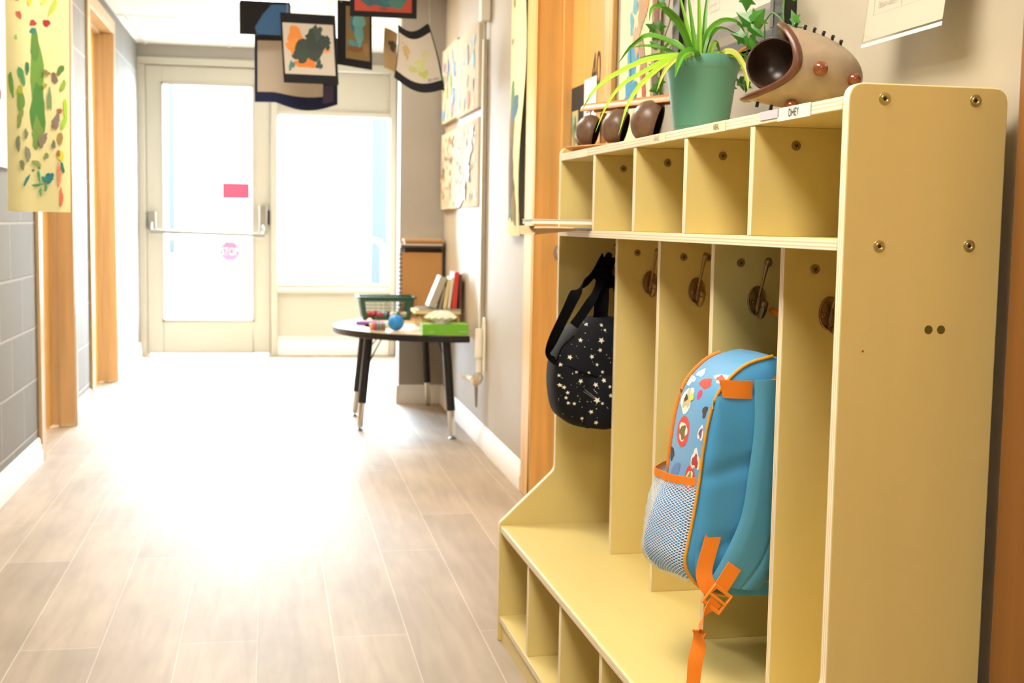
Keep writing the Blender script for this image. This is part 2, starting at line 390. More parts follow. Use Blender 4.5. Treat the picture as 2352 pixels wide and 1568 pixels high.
# ================================================================== THE SETTING
XL, XR, YE, ZC = -0.96, 0.966, 9.85, 2.30
NX, NY = 0.715, 7.20                       # the wall that closes the corridor's right side before the entrance
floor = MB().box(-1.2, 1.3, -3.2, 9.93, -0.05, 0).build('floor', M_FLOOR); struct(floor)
ceil = MB().box(-1.2, 1.3, -3.2, 9.95, ZC, ZC + 0.04).build('ceiling', M_CEIL); struct(ceil)
tb = MB()
for x in (-0.66, -0.36, 0.34, 0.64): pass
for x in (-0.90, -0.30, 0.30, 0.90): tb.box(x - 0.012, x + 0.012, -3.1, 9.85, ZC - 0.006, ZC + 0.001)
for k in range(11): tb.box(XL, XR, -2.30 + k * 1.2 - 0.012, -2.30 + k * 1.2 + 0.012, ZC - 0.006, ZC + 0.001)
struct(tb.build('trim_ceiling', M_TRIM))

def openings_wall(mb, x0, x1, ys, ops, ztop):
    """solid wall between ys with door openings (y0, y1, z)"""
    y = ys[0]
    for a, b, z in ops:
        mb.box(x0, x1, y, a, 0, ztop); mb.box(x0, x1, a, b, z, ztop); y = b
    mb.box(x0, x1, y, ys[1], 0, ztop)
L1, L2 = (5.63, 6.53, 2.16), (7.20, 8.27, 2.17)
R1, R2 = (0.50, 1.415, 2.16), (3.63, 4.63, 2.16)
wl = MB(); openings_wall(wl, XL - 0.24, XL, (-3.1, YE + 0.05), [L1, L2], ZC); struct(wl.build('wall_left', M_BLOCK))
wr = MB(); openings_wall(wr, XR, XR + 0.24, (-3.1, NY + 0.02), [R1, R2], ZC); struct(wr.build('wall_right', M_WALL))
struct(MB().box(NX, XR + 0.24, NY, NY + 0.17, 0, ZC).build('wall_niche', M_GREY))
struct(MB().box(1.02, XR + 0.24, NY + 0.17, YE + 0.05, 0, ZC).build('wall_entrance', M_WALL))
we = MB(); we.box(XL - 0.1, 1.05, YE - 0.03, YE + 0.1, 2.195, ZC); we.box(XL - 0.1, -0.95, YE - 0.03, YE + 0.1, 0, 2.2); we.box(0.938, 1.05, YE - 0.03, YE + 0.1, 0, 2.2); struct(we.build('wall_end', M_GREY))
struct(MB().box(-1.2, 1.2, -3.1, -3.0, 0, ZC).build('wall_back', M_WALL))

BB = [(0, 0), (0.018, 0), (0.018, 0.050), (0.0145, 0.058), (0.0145, 0.074), (0.010, 0.082), (0.010, 0.096), (0.004, 0.106), (0, 0.106)]
def base_run(mb, x, sgn, y0, y1, k=1.0): mb.prism(BB, lambda p, a: (x + sgn * p[0] * k, a, p[1]), y0, y1)
b = MB()
for y0, y1 in ((-3.0, 5.565), (6.60, 7.135), (8.335, YE - 0.03)): base_run(b, XL, 1, y0, y1)
struct(b.build('baseboard_left', M_TRIM))
b = MB(); base_run(b, XR, -1, 4.79, NY)
for y0, y1 in ((-3.0, 0.42), (1.53, 3.55)): base_run(b, XR, -1, y0, y1, 0.55)
struct(b.build('baseboard_right', M_TRIM))
b = MB(); b.prism([(q[0], q[1] * 1.0) for q in BB], lambda p, a: (a, NY - p[0], p[1]), NX - 0.016, XR - 0.005)
b.prism(BB, lambda p, a: (NX - p[0], a, p[1]), NY - 0.016, NY + 0.17)
struct(b.build('baseboard_niche', M_TRIM))

# ---- wooden door frames set into the side walls
def side_frame(name, xw, sgn, op, depth, wn, wf, th=0.016, wood=None):
    """xw wall face; sgn +1 corridor lies towards +X; op opening; wn / wf casing widths near / far"""
    y0, y1, z = op; mb = MB()
    xa, xb = sorted((xw - sgn * depth, xw + sgn * th)); xo, xi = sorted((xw, xw + sgn * th))
    jt = 0.022
    mb.box(xa, xb, y0, y0 + jt, 0, z); mb.box(xa, xb, y1 - jt, y1, 0, z); mb.box(xa, xb, y0 + jt, y1 - jt, z - jt, z)
    mb.box(xo, xi, y0 - wn, y0, 0, z + 0.06); mb.box(xo, xi, y1, y1 + wf, 0, z + 0.06); mb.box(xo, xi, y0, y1, z, z + 0.06)
    xs = sorted((xw - sgn * depth, xw - sgn * (depth - 0.045)))
    for a, c in ((y0 + jt, y0 + jt + 0.012), (y1 - jt - 0.012, y1 - jt)): mb.box(xs[0], xs[1], a, c, 0, z - jt)
    mb.box(xs[0], xs[1], y0 + jt + 0.012, y1 - jt - 0.012, z - jt - 0.012, z - jt)
    return struct(mb.build(name, wood or M_OAK, bevel=0.004))
M_OAKL = mat('pale_oak', '#c4a478', 0.4, noise=0.14, nscale=(30, 30, 1.6))
side_frame('trim_1', XL, 1, L1, 0.105, 0.06, 0.066, 0.016, M_OAKL)
side_frame('trim_2', XL, 1, L2, 0.105, 0.06, 0.06, 0.016, M_OAKL)
side_frame('trim_3', XR, -1, R2, 0.125, 0.075, 0.155)
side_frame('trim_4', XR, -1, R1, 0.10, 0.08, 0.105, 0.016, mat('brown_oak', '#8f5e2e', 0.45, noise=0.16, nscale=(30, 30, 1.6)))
def side_door(name, xa, xb, op, knob_y, sgn):
    d = struct(MB().box(xa, xb, op[0] + 0.025, op[1] - 0.025, 0.008, op[2] - 0.025).build(name, M_OAKD, bevel=0.002))
    k = MB(); xk = xb if sgn > 0 else xa
    mx = Matrix.Translation((xk, knob_y, 0.93)) @ Matrix.Rotation(PI / 2 * sgn, 4, 'Y')
    k.lathe([(0, 0), (0.032, 0), (0.032, 0.006), (0.012, 0.010), (0.011, 0.030), (0.022, 0.038), (0.028, 0.050), (0.025, 0.062), (0.012, 0.068), (0, 0.069)], 24, mx)
    k.build('door_knob', M_STEEL, d)
    return d
door40 = side_door('door_2', XR + 0.115, XR + 0.155, R2, 4.535, -1)
side_door('door_3', XL - 0.135, XL - 0.095, L1, 5.72, 1)
side_door('door_4', XL - 0.135, XL - 0.095, L2, 7.29, 1)
side_door('door_5', XR + 0.09, XR + 0.13, R1, 0.60, -1)
# the number and the paper notices on the door
nb = Sheet((XR + 0.1145, 4.300, 1.495), -Y_, Z_, 0.12, 0.12)
nb.text(mat('black_vinyl', '#1a1712', 0.5), '40', 0.0, 1.0, 0.0, 1.0, 0.0008)
nb.build('door_number', door40)
s = Sheet((XR + 0.1135, 4.590, 1.20), -Y_, Z_, 0.30, 0.325)
s.base(mat('charcoal_card', '#2c2926', 0.8), 0.001)
s.rect(mat('photo_sand', '#b9b184', 0.6), 0.05, 0.36, 0.30, 0.74)
for u, v, ru, rv, c in ((0.14, 0.50, 0.05, 0.12, '#5f7f58'), (0.24, 0.56, 0.05, 0.13, '#3f5a3f'), (0.2, 0.40, 0.06, 0.05, '#8c8558'), (0.10, 0.64, 0.03, 0.06, '#6fa7b0'), (0.30, 0.44, 0.04, 0.08, '#79623f')):
    s.blob(pm(c), u, v, ru, rv, 0.3, 3)
tag(s.build('notice_card', own=(XR + 0.1135, 4.45, 1.20)), 'charcoal card with a small photo pinned on the orange wood door', 'card')
s = Sheet((XR + 0.1125, 4.395, 1.29), -Y_, Z_, 0.17, 0.245)
s.base(M_PAPER, 0.0008)
for k in range(3): s.rect(pm('#8a8a88'), 0.2, 0.75 - 0.1 * k, 0.52 - 0.1 * k, 0.55 - 0.1 * k, 2, 1)
s.rect(pm('#4e5a50'), 0.12, 0.45, 0.02, 0.2, 2, 2)
tag(s.build('notice_sheet', own=(XR + 0.1125, 4.31, 1.29)), 'white paper sheet on the wood door just right of the charcoal card', 'notice')

# ---- the glazed entrance door and the side window at the end
fr = MB()
fr.box(-0.962, -0.905, YE - 0.045, YE + 0.06, 0, 2.148); fr.box(-0.962, 0.94, YE - 0.045, YE + 0.06, 2.15, 2.205)
fr.box(0.0, 0.05, YE - 0.045, YE + 0.06, 0, 2.148); fr.box(0.895, 0.94, YE - 0.045, YE + 0.06, 0, 2.15)
fr.box(-0.905, -0.885, YE + 0.0235, YE + 0.055, 0, 2.15); fr.box(-0.885, -0.02, YE + 0.0235, YE + 0.055, 2.13, 2.15); fr.box(-0.02, 0.0, YE + 0.0235, YE + 0.055, 0, 2.15)
struct(fr.build('trim_entrance', M_CREAM, bevel=0.004))
dr = MB(); ya, yb = YE - 0.02, YE + 0.022
dr.box(-0.903, -0.787, ya, yb, 0.018, 2.145); dr.box(-0.13, -0.003, ya, yb, 0.018, 2.145)
dr.box(-0.787, -0.13, ya, yb, 2.015, 2.145); dr.box(-0.787, -0.13, ya, yb, 0.018, 0.267)
door1 = struct(dr.build('door_1', M_CREAM, bevel=0.003))
MB().box(-0.79, -0.127, YE - 0.003, YE + 0.003, 0.264, 2.018).build('glass_pane', M_GLASS, door1)
gb = MB()
for a in ((-0.795, -0.779, 0.259, 2.023), (-0.138, -0.122, 0.259, 2.023)): gb.box(a[0], a[1], ya - 0.006, ya + 0.004, a[2], a[3])
for a in ((0.259, 0.275), (2.007, 2.023)): gb.box(-0.795, -0.122, ya - 0.006, ya + 0.004, a[0], a[1])
gb.build('glazing_bead', M_CREAM, door1, bevel=0.002)
M_PBAR = mat('satin_grey_metal', '#8d867a', 0.45, metal=0.3)
pb = MB()
pb.box(-0.895, -0.832, ya - 0.045, ya, 0.945, 1.075); pb.build('panic_bar_bracket', M_PBAR, door1, bevel=0.008)
pb = MB(); pb.box(-0.085, -0.025, ya - 0.05, ya, 0.93, 1.135); pb.build('panic_bar_bracket', M_PBAR, door1, bevel=0.008)
pb = MB(); pb.box(-0.024, -0.008, ya - 0.03, ya, 0.99, 1.10)
for k in range(5): pb.box(-0.022, -0.004, ya - 0.034, ya - 0.028, 0.995 + k * 0.021, 1.008 + k * 0.021)
pb.build('latch', M_DARK, door1)
pb = MB()
pb.tube([(-0.866, ya - 0.03, 1.0), (-0.866, ya - 0.075, 0.98), (-0.866, ya - 0.09, 0.935)], 0.011)
pb.tube([(-0.055, ya - 0.03, 1.0), (-0.055, ya - 0.075, 0.97), (-0.055, ya - 0.09, 0.913)], 0.011)
pb.tube([(-0.868, ya - 0.09, 0.932), (-0.75, ya - 0.09, 0.929)], 0.0165, 12)
pb.tube([(-0.75, ya - 0.09, 0.929), (-0.05, ya - 0.09, 0.911)], 0.014, 12)
pb.build('panic_bar', M_PBAR, door1)
M_REDF = film_mat('red_notice_film', '#c41232', (0.25, 0.062, 0.082))
M_PINKF = film_mat('stop_sign_film', '#d83a5a', (0.25, 0.150, 0.190))
M_WHTF = mat('white_letter_vinyl', '#fafafa', 0.6)
s = Sheet((-0.354, YE - 0.0045, 1.184), X_, Z_, 0.197, 0.113); s.base(M_REDF, 0.0, 1, 1)
s.text(mat('dark_red_ink', '#a00f2a', 0.6), 'NOTICE TO VISITORS', 0.12, 0.9, 0.62, 0.8, 0.0012)
for k in range(3): s.rect(mat('dark_red_ink', '#a00f2a', 0.6), 0.12, 0.82, 0.42 - 0.13 * k, 0.46 - 0.13 * k, 2, 1)
s.mb = MB(); s.mats = []; s.layer = 0; s.base(M_REDF, 0.0, 1, 1)
s.build('red_sticker', door1)
st = MB(); R8 = 0.079
o8 = [(R8 * math.cos(PI / 8 + k * PI / 4), R8 * math.sin(PI / 8 + k * PI / 4)) for k in range(8)]
st.add([(-0.302 + a, YE - 0.0045, 0.788 + c) for a, c in o8], [tuple(range(8))], 0)
vs, fs = text_mesh('STOP')
st.add([(-0.302 - 0.061 + x * 0.122, YE - 0.0062, 0.788 - 0.027 + y * 0.054) for x, y in vs], fs, 1)
st.build('stop_sticker', [M_PINKF, M_WHTF], door1)

wn = MB()
wn.box(0.05, 0.895, ya, yb, 1.815, 1.85); wn.box(0.05, 0.895, ya, yb, 0.49, 0.545); wn.box(0.05, 0.062, ya, yb, 0.545, 1.815); wn.box(0.883, 0.895, ya, yb, 0.545, 1.815)
win = struct(wn.build('window_1', M_CREAM, bevel=0.003))
MB().box(0.05, 0.895, YE + 0.0, YE + 0.02, 1.85, 2.15).build('upper_panel', M_CREAM, win)
MB().box(0.05, 0.895, YE + 0.0, YE + 0.02, 0.0, 0.49).build('lower_panel', M_CREAM, win)
MB().box(0.045, 0.90, YE - 0.055, YE + 0.0, 0.478, 0.512).build('window_sill', M_CREAM, win, bevel=0.005)
MB().box(0.058, 0.887, YE - 0.003, YE + 0.003, 0.54, 1.82).build('glass_pane', M_GLASS, win)
lp = MB()
lp.box(0.05, 0.895, YE - 0.02, YE, 0.132, 0.145)
lp.prism([(q[0] * 1.3, q[1] * 1.22) for q in BB], lambda p, a: (a, YE - p[0], p[1]), 0.05, 0.895)
lp.build('skirting', M_TRIM, win, bevel=0.002)

# ---- outside the glass
M_CONC = mat('grey_asphalt', '#666461', 0.95, noise=0.06, nscale=(3, 3, 3), spec=0.2)
struct(MB().box(-6, 6, 9.93, 26, -0.12, -0.02).build('ground', M_CONC))
M_BLUE = mat('blue_painted_siding', (0.019, 0.0215, 0.024), 0.9, spec=0.0)
tag(MB().box(-1.062, -1.002, 14.0, 14.08, -0.02, 3.4).build('outdoor_post', M_BLUE, own=(-1.03, 14.04, -0.02)), 'blue post standing outside, seen through the left of the door glass', 'post')
tag(MB().box(-1.6, 0.9, 13.4, 13.6, -0.02, 0.66).build('garden_wall', mat('grey_render', '#7a7875', 0.95, spec=0.2), own=(-0.4, 13.5, -0.02)), 'low grey wall outside beyond the entrance door', 'wall')
wb = MB(); wb.prism([(1.02, -0.02), (1.28, -0.02), (1.28, 0.78), (1.22, 0.80), (1.225, 1.05), (1.30, 1.08), (1.30, 1.9), (1.32, 2.9), (1.02, 2.9)], lambda p, a: (p[0], a, p[1]), 13.0, 13.25)
tag(wb.build('blue_outbuilding', M_BLUE, own=(1.15, 13.1, -0.02)), 'blue building corner outside, seen through right edge of the side window', 'building')
nb_ = thing('added_house_front', 'added house front across the street, dimming the sky behind the entrance glass', 'building', (0, 25.0, -0.02))  # added to cut the bright sky behind the push bar and stickers
hb = MB(); hb.box(-5.9, 5.9, 24.6, 25.4, -0.02, 4.3); hb.build('wall', mat('sky_dimming_grey', '#6b6964', 0.95, spec=0.2), nb_)
hb = MB(); hb.prism([(24.3, 4.3), (25.7, 4.3), (25.0, 4.9)], lambda p, a: (a, p[0], p[1]), -6.0, 6.0); hb.build('roof', mat('grey_roof', '#7d7b78', 0.95, spec=0.2), nb_)
rl = MB()
rl.tube(smooth_path([(-1.4, 11.2, 0.868), (0.4, 11.2, 0.868), (0.86, 11.2, 0.868), (0.945, 11.2, 0.83), (0.965, 11.2, 0.72), (0.965, 11.2, -0.02)], 6), 0.02, 10)
for x in (-1.3, -0.2): rl.tube([(x, 11.2, -0.02), (x, 11.2, 0.868)], 0.016, 8)
tag(rl.build('handrail', mat('galvanised_pipe', '#8a8a88', 0.6), own=(0, 11.2, -0.02)), 'pale pipe handrail outside beyond the door and window', 'handrail')

# ---- ceiling lamps (three troffers in a row, plus an added fill lamp behind the viewer)
M_DIFF = mat('lamp_diffuser', '#ffffff', 0.5, emit=(LAMP_COL, LAMP))
LABL = {7.12: 'lit ceiling panel lamp above the hanging paintings, nearest the entrance', 4.37: 'lit ceiling panel lamp above the middle of the corridor', 1.62: 'lit ceiling panel lamp above the near end of the wooden locker', -1.13: 'added ceiling panel lamp behind the viewer, front fill for the locker end'}
for y, lab in LABL.items():
    t = thing('ceiling_light', lab, 'ceiling light', (0.0, y, ZC - 0.03), 'corridor ceiling panel lamps')
    fm = MB()
    for a in ((-0.30, -0.28, y - 0.6, y + 0.6), (0.28, 0.30, y - 0.6, y + 0.6), (-0.28, 0.28, y - 0.6, y - 0.58), (-0.28, 0.28, y + 0.58, y + 0.6)): fm.box(a[0], a[1], a[2], a[3], ZC - 0.018, ZC - 0.0005)
    fm.build('frame', M_TRIM, t)
    MB().box(-0.28, 0.28, y - 0.58, y + 0.58, ZC - 0.014, ZC - 0.002).build('diffuser', M_DIFF, t)

# ================================================================== THE COAT LOCKER (local frame: x towards the wall, y along it)
LL = 1.5307; PT = 0.018
lk = thing('coat_locker', 'pale birch coat locker with five cubbies and a bench, along the right wall', 'locker', LK_ORG)
OFF[lk.name] = Vector((0, 0, 0)); lk.location = LK_ORG; lk.rotation_euler = (0, 0, LK_TH)
XB, XU, XK, ZT, ZK, ZN = -0.406, -0.2685, -0.044, 1.2205, 0.428, 0.303
def round_poly(P, rads, n=5):
    out = []
    for i, p in enumerate(P):
        r = rads[i]; a = Vector(P[i - 1]) - Vector(p); c = Vector(P[(i + 1) % len(P)]) - Vector(p); p = Vector(p)
        if r <= 0: out.append(tuple(p)); continue
        a.normalize(); c.normalize(); ang = a.angle(c); d = r / math.tan(ang / 2)
        p0, p1 = p + a * d, p + c * d
        for k in range(n + 1):
            t = k / n; out.append(tuple(p0 * (1 - t) ** 2 + p * 2 * t * (1 - t) + p1 * t * t))
    return out
prof = round_poly([(XB, 0), (XB, ZN - 0.006), (XU, ZK), (XU, ZT), (XK, ZT), (XK, 0)], [0, 0.012, 0.03, 0.022, 0.022, 0], 6)
for y0 in (0.0, LL - PT):
    MB().prism(prof, lambda p, a: (p[0], a, p[1]), y0, y0 + PT, 0, 1, True).build('side_panel', [M_BIRCH, M_PLYY], lk, bevel=0.0018)
def shelf(name, x0, x1, z0, z1, edge=M_PLYZ, face=M_BIRCHX, y0=PT, y1=LL - PT, bev=0.0012):
    return MB().box(x0, x1, y0, y1, z0, z1, 0, {'-x': 1, '+x': 1}).build(name, [face, edge], lk, bevel=bev)
ZTS0, ZTS1 = 1.187, 1.2045; ZM0, ZM1 = 1.006, 1.0215; ZB0, ZB1 = 0.272, 0.2916; ZS0, ZS1 = 0.048, 0.0635
XBK = XK - 0.012
shelf('top_shelf', XU, XBK, ZTS0, ZTS1); shelf('middle_shelf', XU, XBK, ZM0, ZM1)
shelf('bench_seat', XB + 0.002, XBK, ZB0, ZB1, bev=0.004); shelf('base_shelf', XB + 0.003, XBK, ZS0, ZS1)
MB().box(XB + 0.008, XB + 0.022, PT, LL - PT, 0.0, ZS0).build('kick_board', [M_BIRCHX], lk)
MB().box(XBK, XBK + 0.006, PT, LL - PT, 0.03, ZTS1).build('back_panel', [M_BIRCH], lk)
SEC = [1.5127, 1.2138, 0.9148, 0.6159, 0.3169, 0.018]
for k in (1, 2, 3, 4):
    y = SEC[k]; h = 0.0085
    for nm, x0, z0, z1 in (('cubby_divider', XU + 0.001, ZM1, ZTS0), ('locker_divider', -0.2115, ZB1, ZM0), ('shoe_divider', XB + 0.006, ZS1, ZB0)):
        MB().box(x0, XBK, y - h, y + h, z0, z1, 0, {'-x': 1}).build(nm, [M_BIRCH, M_PLYY], lk, bevel=0.0012)
# cross-head screws with washers on the divider faces
M_SCREW = mat('bronzed_screw', '#8f7748', 0.45, metal=0.25)
M_SLOT = mat('screw_recess', '#1c160c', 0.6)
def screw(x, y, z, r=0.0085, rot=0.3):
    mb = MB(); mb.lathe([(0, 0.0022), (r * 0.62, 0.0024), (r * 0.68, 0.0018), (r * 0.9, 0.0016), (r, 0.0006), (r, 0)], 22, Matrix.Translation((x, y, z)) @ Matrix.Rotation(PI / 2, 4, 'X'))
    for a in (rot, rot + PI / 2):
        mx = Matrix.Translation((x, y - 0.0026, z)) @ Matrix.Rotation(a, 4, 'Y')
        mb.box(-r * 0.45, r * 0.45, -0.0002, 0.0002, -r * 0.1, r * 0.1, 1, None, mx)
    return mb.build('screw', [M_SCREW, M_SLOT], lk)
for i, (x, y, z) in enumerate([(-0.203, 1.205, 1.158), (-0.202, 0.906, 1.158), (-0.202, 0.607, 1.158), (-0.200, 0.308, 1.159), (-0.166, 1.205, 0.974), (-0.163, 0.906, 0.973), (-0.111, 0.906, 0.973), (-0.162, 0.607, 0.972), (-0.110, 0.607, 0.972), (-0.161, 0.308, 0.972), (-0.111, 1.205, 0.974)]):
    screw(x, y, z, 0.0076, 0.35 + 0.4 * math.sin(i * 2.1))
M_BOLT = mat('zinc_bolt', '#b9b27a', 0.3, metal=0.85)
for x, z in ((-0.219, 1.201), (-0.091, 1.203), (-0.218, 1.013), (-0.090, 1.015)):
    mb = MB(); mb.lathe([(0.0025, 0.0008), (0.0036, 0.0020), (0.0050, 0.0022), (0.0056, 0.0009), (0.0080, 0.0007), (0.0084, 0)], 24, Matrix.Translation((x, 0, z)) @ Matrix.Rotation(PI / 2, 4, 'X'))
    mb.disc((x, -0.0007, z), (0, -1, 0), 0.0026, 6, 1)
    mb.build('bolt', [M_BOLT, M_SLOT], lk)
for x in (-0.143, -0.125):
    MB().disc((x, 0.0003, 0.905), (0, -1, 0), 0.0058, 24, 0, 0.0007).build('plug', mat('olive_plug', '#5a5416', 0.5), lk)
MB().disc((-0.235, 0.0003, 0.877), (0, -1, 0), 0.0016, 8, 0, 0.0005).build('speck', mat('red_speck', '#a8401c', 0.6), lk)
# coat hooks: oval plate, long upper arm, short curled lower arm
def coat_hook(x, y, z):
    mb = MB(); n = 28
    for dy, k, in ((0, 1.0),): pass
    ring = lambda dy, k: [(x + 0.0175 * k * math.cos(2 * PI * i / n), y - dy, z + 0.0265 * k * math.sin(2 * PI * i / n)) for i in range(n)]
    rings = [ring(0, 1), ring(0.003, 1), ring(0.0042, 0.93), ring(0.0032, 0.84), ring(0.0045, 0.5)]
    vs = [p for r_ in rings for p in r_] + [(x, y - 0.005, z)]
    fs = [(i * n + k, i * n + (k + 1) % n, (i + 1) * n + (k + 1) % n, (i + 1) * n + k) for i in range(4) for k in range(n)] + [(4 * n + k, 4 * n + (k + 1) % n, 5 * n) for k in range(n)]
    mb.add(vs, fs, 0, True)
    for sx in (-1, 1):
        mb.lathe([(0.0042, 0.0), (0.0042, 0.0018), (0.003, 0.0024), (0.001, 0.0014), (0, 0.0014)], 14, Matrix.Translation((x + sx * 0.011, y - 0.0036, z - 0.002)) @ Matrix.Rotation(PI / 2, 4, 'X'))
    h = mb.build('coat_hook', M_BRASS, lk)
    pts = smooth_path([(x, y - 0.003, z - 0.020), (x, y - 0.009, z + 0.0), (x, y - 0.012, z + 0.012), (x, y - 0.023, z + 0.030), (x, y - 0.033, z + 0.050), (x, y - 0.040, z + 0.064), (x, y - 0.047, z + 0.072)], 5)
    r = [0.0042 - 0.0016 * math.sin(PI * min(1, i / (len(pts) * 0.8))) for i in range(len(pts))]
    a = MB(); a.tube(pts, r, 10, 0); a.ball(pts[-1], 0.0062, 14)
    a.build('upper_arm', M_BRASS, h)
    pts = smooth_path([(x, y - 0.004, z - 0.008), (x, y - 0.010, z - 0.022), (x, y - 0.022, z - 0.025), (x, y - 0.032, z - 0.014), (x, y - 0.036, z - 0.003)], 5)
    a = MB(); a.tube(pts, [0.0048 + 0.002 * (i / len(pts)) for i in range(len(pts))], 10); a.ball(pts[-1], 0.0068, 14)
    a.build('lower_arm', M_BRASS, h)
for x, y, z in ((-0.139, 1.5125, 0.911), (-0.135, 1.205, 0.907), (-0.134, 0.906, 0.906), (-0.130, 0.607, 0.905), (-0.135, 0.308, 0.904)): coat_hook(x, y, z)
# name labels along the front edge of the top shelf
INK = mat('label_ink', '#2c2722', 0.7)
def name_tape(y0, y1, z0, z1, m, txt=None, t0=0, t1=1, v0=0.2, v1=0.8, ink=INK):
    s = Sheet((XU - 0.0013, y0, z0), -Y_, Z_, y0 - y1, z1 - z0)
    if m: s.base(m, 0.0006, 2, 2)
    if txt: s.text(ink, txt, t0, t1, v0, v1, 0.0006)
    return s.build('name_label', lk)
TAPE = mat('label_tape', '#e4ddd0', 0.5)
name_tape(0.220, 0.110, 1.1865, 1.2050, TAPE, 'DHEY', 0.36, 0.66, 0.24, 0.82)
name_tape(0.285, 0.215, 1.1925, 1.2050, mat('smudged_tape', '#cdbfc4', 0.6))
CLEAR = mat('yellowed_tape', '#efdcb0', 0.4)
name_tape(0.500, 0.425, 1.1875, 1.2042, CLEAR, 'NEAL', 0.32, 0.66, 0.25, 0.80)
name_tape(0.815, 0.725, 1.1875, 1.2042, CLEAR, 'GRAZ', 0.30, 0.66, 0.25, 0.80, mat('faded_ink', '#a59a86', 0.7))
name_tape(1.36, 1.26, 1.1875, 1.2042, CLEAR)

# ================================================================== PAPER AND PAINTINGS
PAPER_Y = mat('cream_sketch_paper', '#eae2a8', 0.8)
# ---- long scroll hanging by the left wall
def sway(u, v): return 0.012 * math.sin(3.2 * u + 2.2 * v) + 0.010 * math.sin(9 * u) * (1 - v) * 0.4
s = Sheet((-0.853, 4.47, 1.046), Vector((1, 0.10, 0)), Vector((0.006, 0, 1)), 0.196, 1.10, sway)
s.base(PAPER_Y, 0.001, 14, 24)
def vv(z): return (z - 1.046) / 1.10
def px(x, y): return ((x - 27) / 134.0, vv(1.046 + (486 - y) * 0.001445))
G1, G2, G3, G4 = '#5f8f3c', '#7aa83a', '#2f7d5a', '#a8c23c'
strokes = [('#6f9c3f', 92, 190, 14, 95, 0.0, 0.12), ('#5c8c3a', 88, 110, 9, 38, 0.0, 0.15), ('#4f8a3c', 93, 260, 16, 60, 0, 0.2), ('#7a9a48', 92, 310, 12, 36, 0, 0.25), ('#2e7a7c', 84, 78, 6, 7, 0, 0.2),
 ('#b43a32', 85, 60, 7, 7, 0, 0.3), ('#a82a2c', 113, 58, 8, 8, 0, 0.2), ('#c25a48', 56, 44, 5, 9, 0.4, 0.3), ('#b84a44', 53, 7, 5, 7, 0, 0.3), ('#c0392b', 131, 1, 3, 3, 0, 0.3),
 ('#c9c93a', 78, 11, 4, 13, 0, 0.2), ('#c3d04a', 127, 22, 5, 20, -0.42, 0.2), ('#d2d75a', 108, 10, 4, 10, -0.6, 0.2),
 ('#6aa03c', 38, 200, 5, 29, 0.1, 0.15), ('#4c9a5a', 60, 180, 6, 22, 0.25, 0.2), ('#2f7d5a', 72, 162, 4, 15, 0, 0.2), ('#a9b83a', 56, 216, 7, 14, 0, 0.2), ('#6f9b45', 58, 240, 8, 24, 0, 0.25), ('#8a9a55', 56, 275, 5, 22, -0.2, 0.3),
 ('#57803a', 142, 162, 6, 13, -0.5, 0.2), ('#7d6a5c', 129, 181, 6, 13, 0.25, 0.2), ('#8fb04a', 147, 197, 5, 14, -0.3, 0.2), ('#a7cf3e', 152, 250, 4, 26, 0.05, 0.15), ('#9ccc3c', 148, 282, 5, 15, -0.3, 0.2),
 ('#8a7a6c', 131, 280, 8, 19, -0.25, 0.25), ('#a86a50', 139, 255, 6, 6, 0.2, 0.2), ('#7f9a6a', 118, 230, 5, 25, 0, 0.3), ('#9c8a4a', 140, 317, 6, 14, 0, 0.15), ('#d4d23c', 141, 357, 7, 11, 0, 0.15), ('#a06a3c', 136, 352, 4, 8, 0, 0.2), ('#2a7a6a', 144, 384, 4, 13, 0.2, 0.2), ('#e08a6a', 137, 400, 4, 28, 0, 0.3), ('#d9704f', 141, 452, 4, 22, 0, 0.35),
 ('#7f8a72', 51, 332, 5, 18, 0, 0.2), ('#8a8f7a', 71, 355, 6, 17, 0.1, 0.2), ('#7f8a68', 59, 380, 5, 12, 0.1, 0.2), ('#8f8070', 103, 322, 8, 17, -0.3, 0.3), ('#6d7a5a', 126, 332, 4, 10, 0, 0.2), ('#7f9a5a', 110, 358, 5, 7, -0.4, 0.2), ('#8a9d5a', 89, 376, 11, 6, -0.5, 0.2), ('#7a8a6a', 68, 310, 4, 12, 0, 0.3),
 ('#2a7f8a', 116, 408, 9, 13, -0.4, 0.25), ('#2a8a7a', 106, 412, 6, 8, 0.5, 0.3), ('#2a8088', 68, 415, 3, 15, -0.45, 0.2), ('#3f9a6a', 90, 425, 12, 3, 0.2, 0.3), ('#3f9a6a', 94, 405, 3, 14, 0.1, 0.3), ('#5aa86a', 97, 440, 3, 10, 0, 0.4), ('#2a7f6a', 82, 392, 3, 3, 0, 0.3), ('#2a7f6a', 95, 386, 3, 3, 0, 0.3), ('#57a070', 108, 430, 3, 10, 0, 0.4), ('#8ac06a', 49, 95, 3, 6, 0, 0.3), ('#aab04a', 108, 198, 6, 5, -0.5, 0.3), ('#8a8a4a', 112, 170, 9, 6, -0.6, 0.35)]
for i, (c, x, y, rx, ry, rot, rag) in enumerate(strokes):
    u, v = px(x, y); s.blob(pm(c), u, v, rx / 134.0, ry / 761.0, rot, i, rag)
sc_l = thing('painted_scroll', 'long cream paper banner with green and brown brush strokes hanging by left wall', 'painting', (-0.755, 4.47, 1.046))
s.build('paper', sc_l)
for x in (-0.82, -0.69): MB().tube([(x, 4.475, 2.14), (x, 4.475, ZC)], 0.0009, 5).build('string', M_PAPER, sc_l)
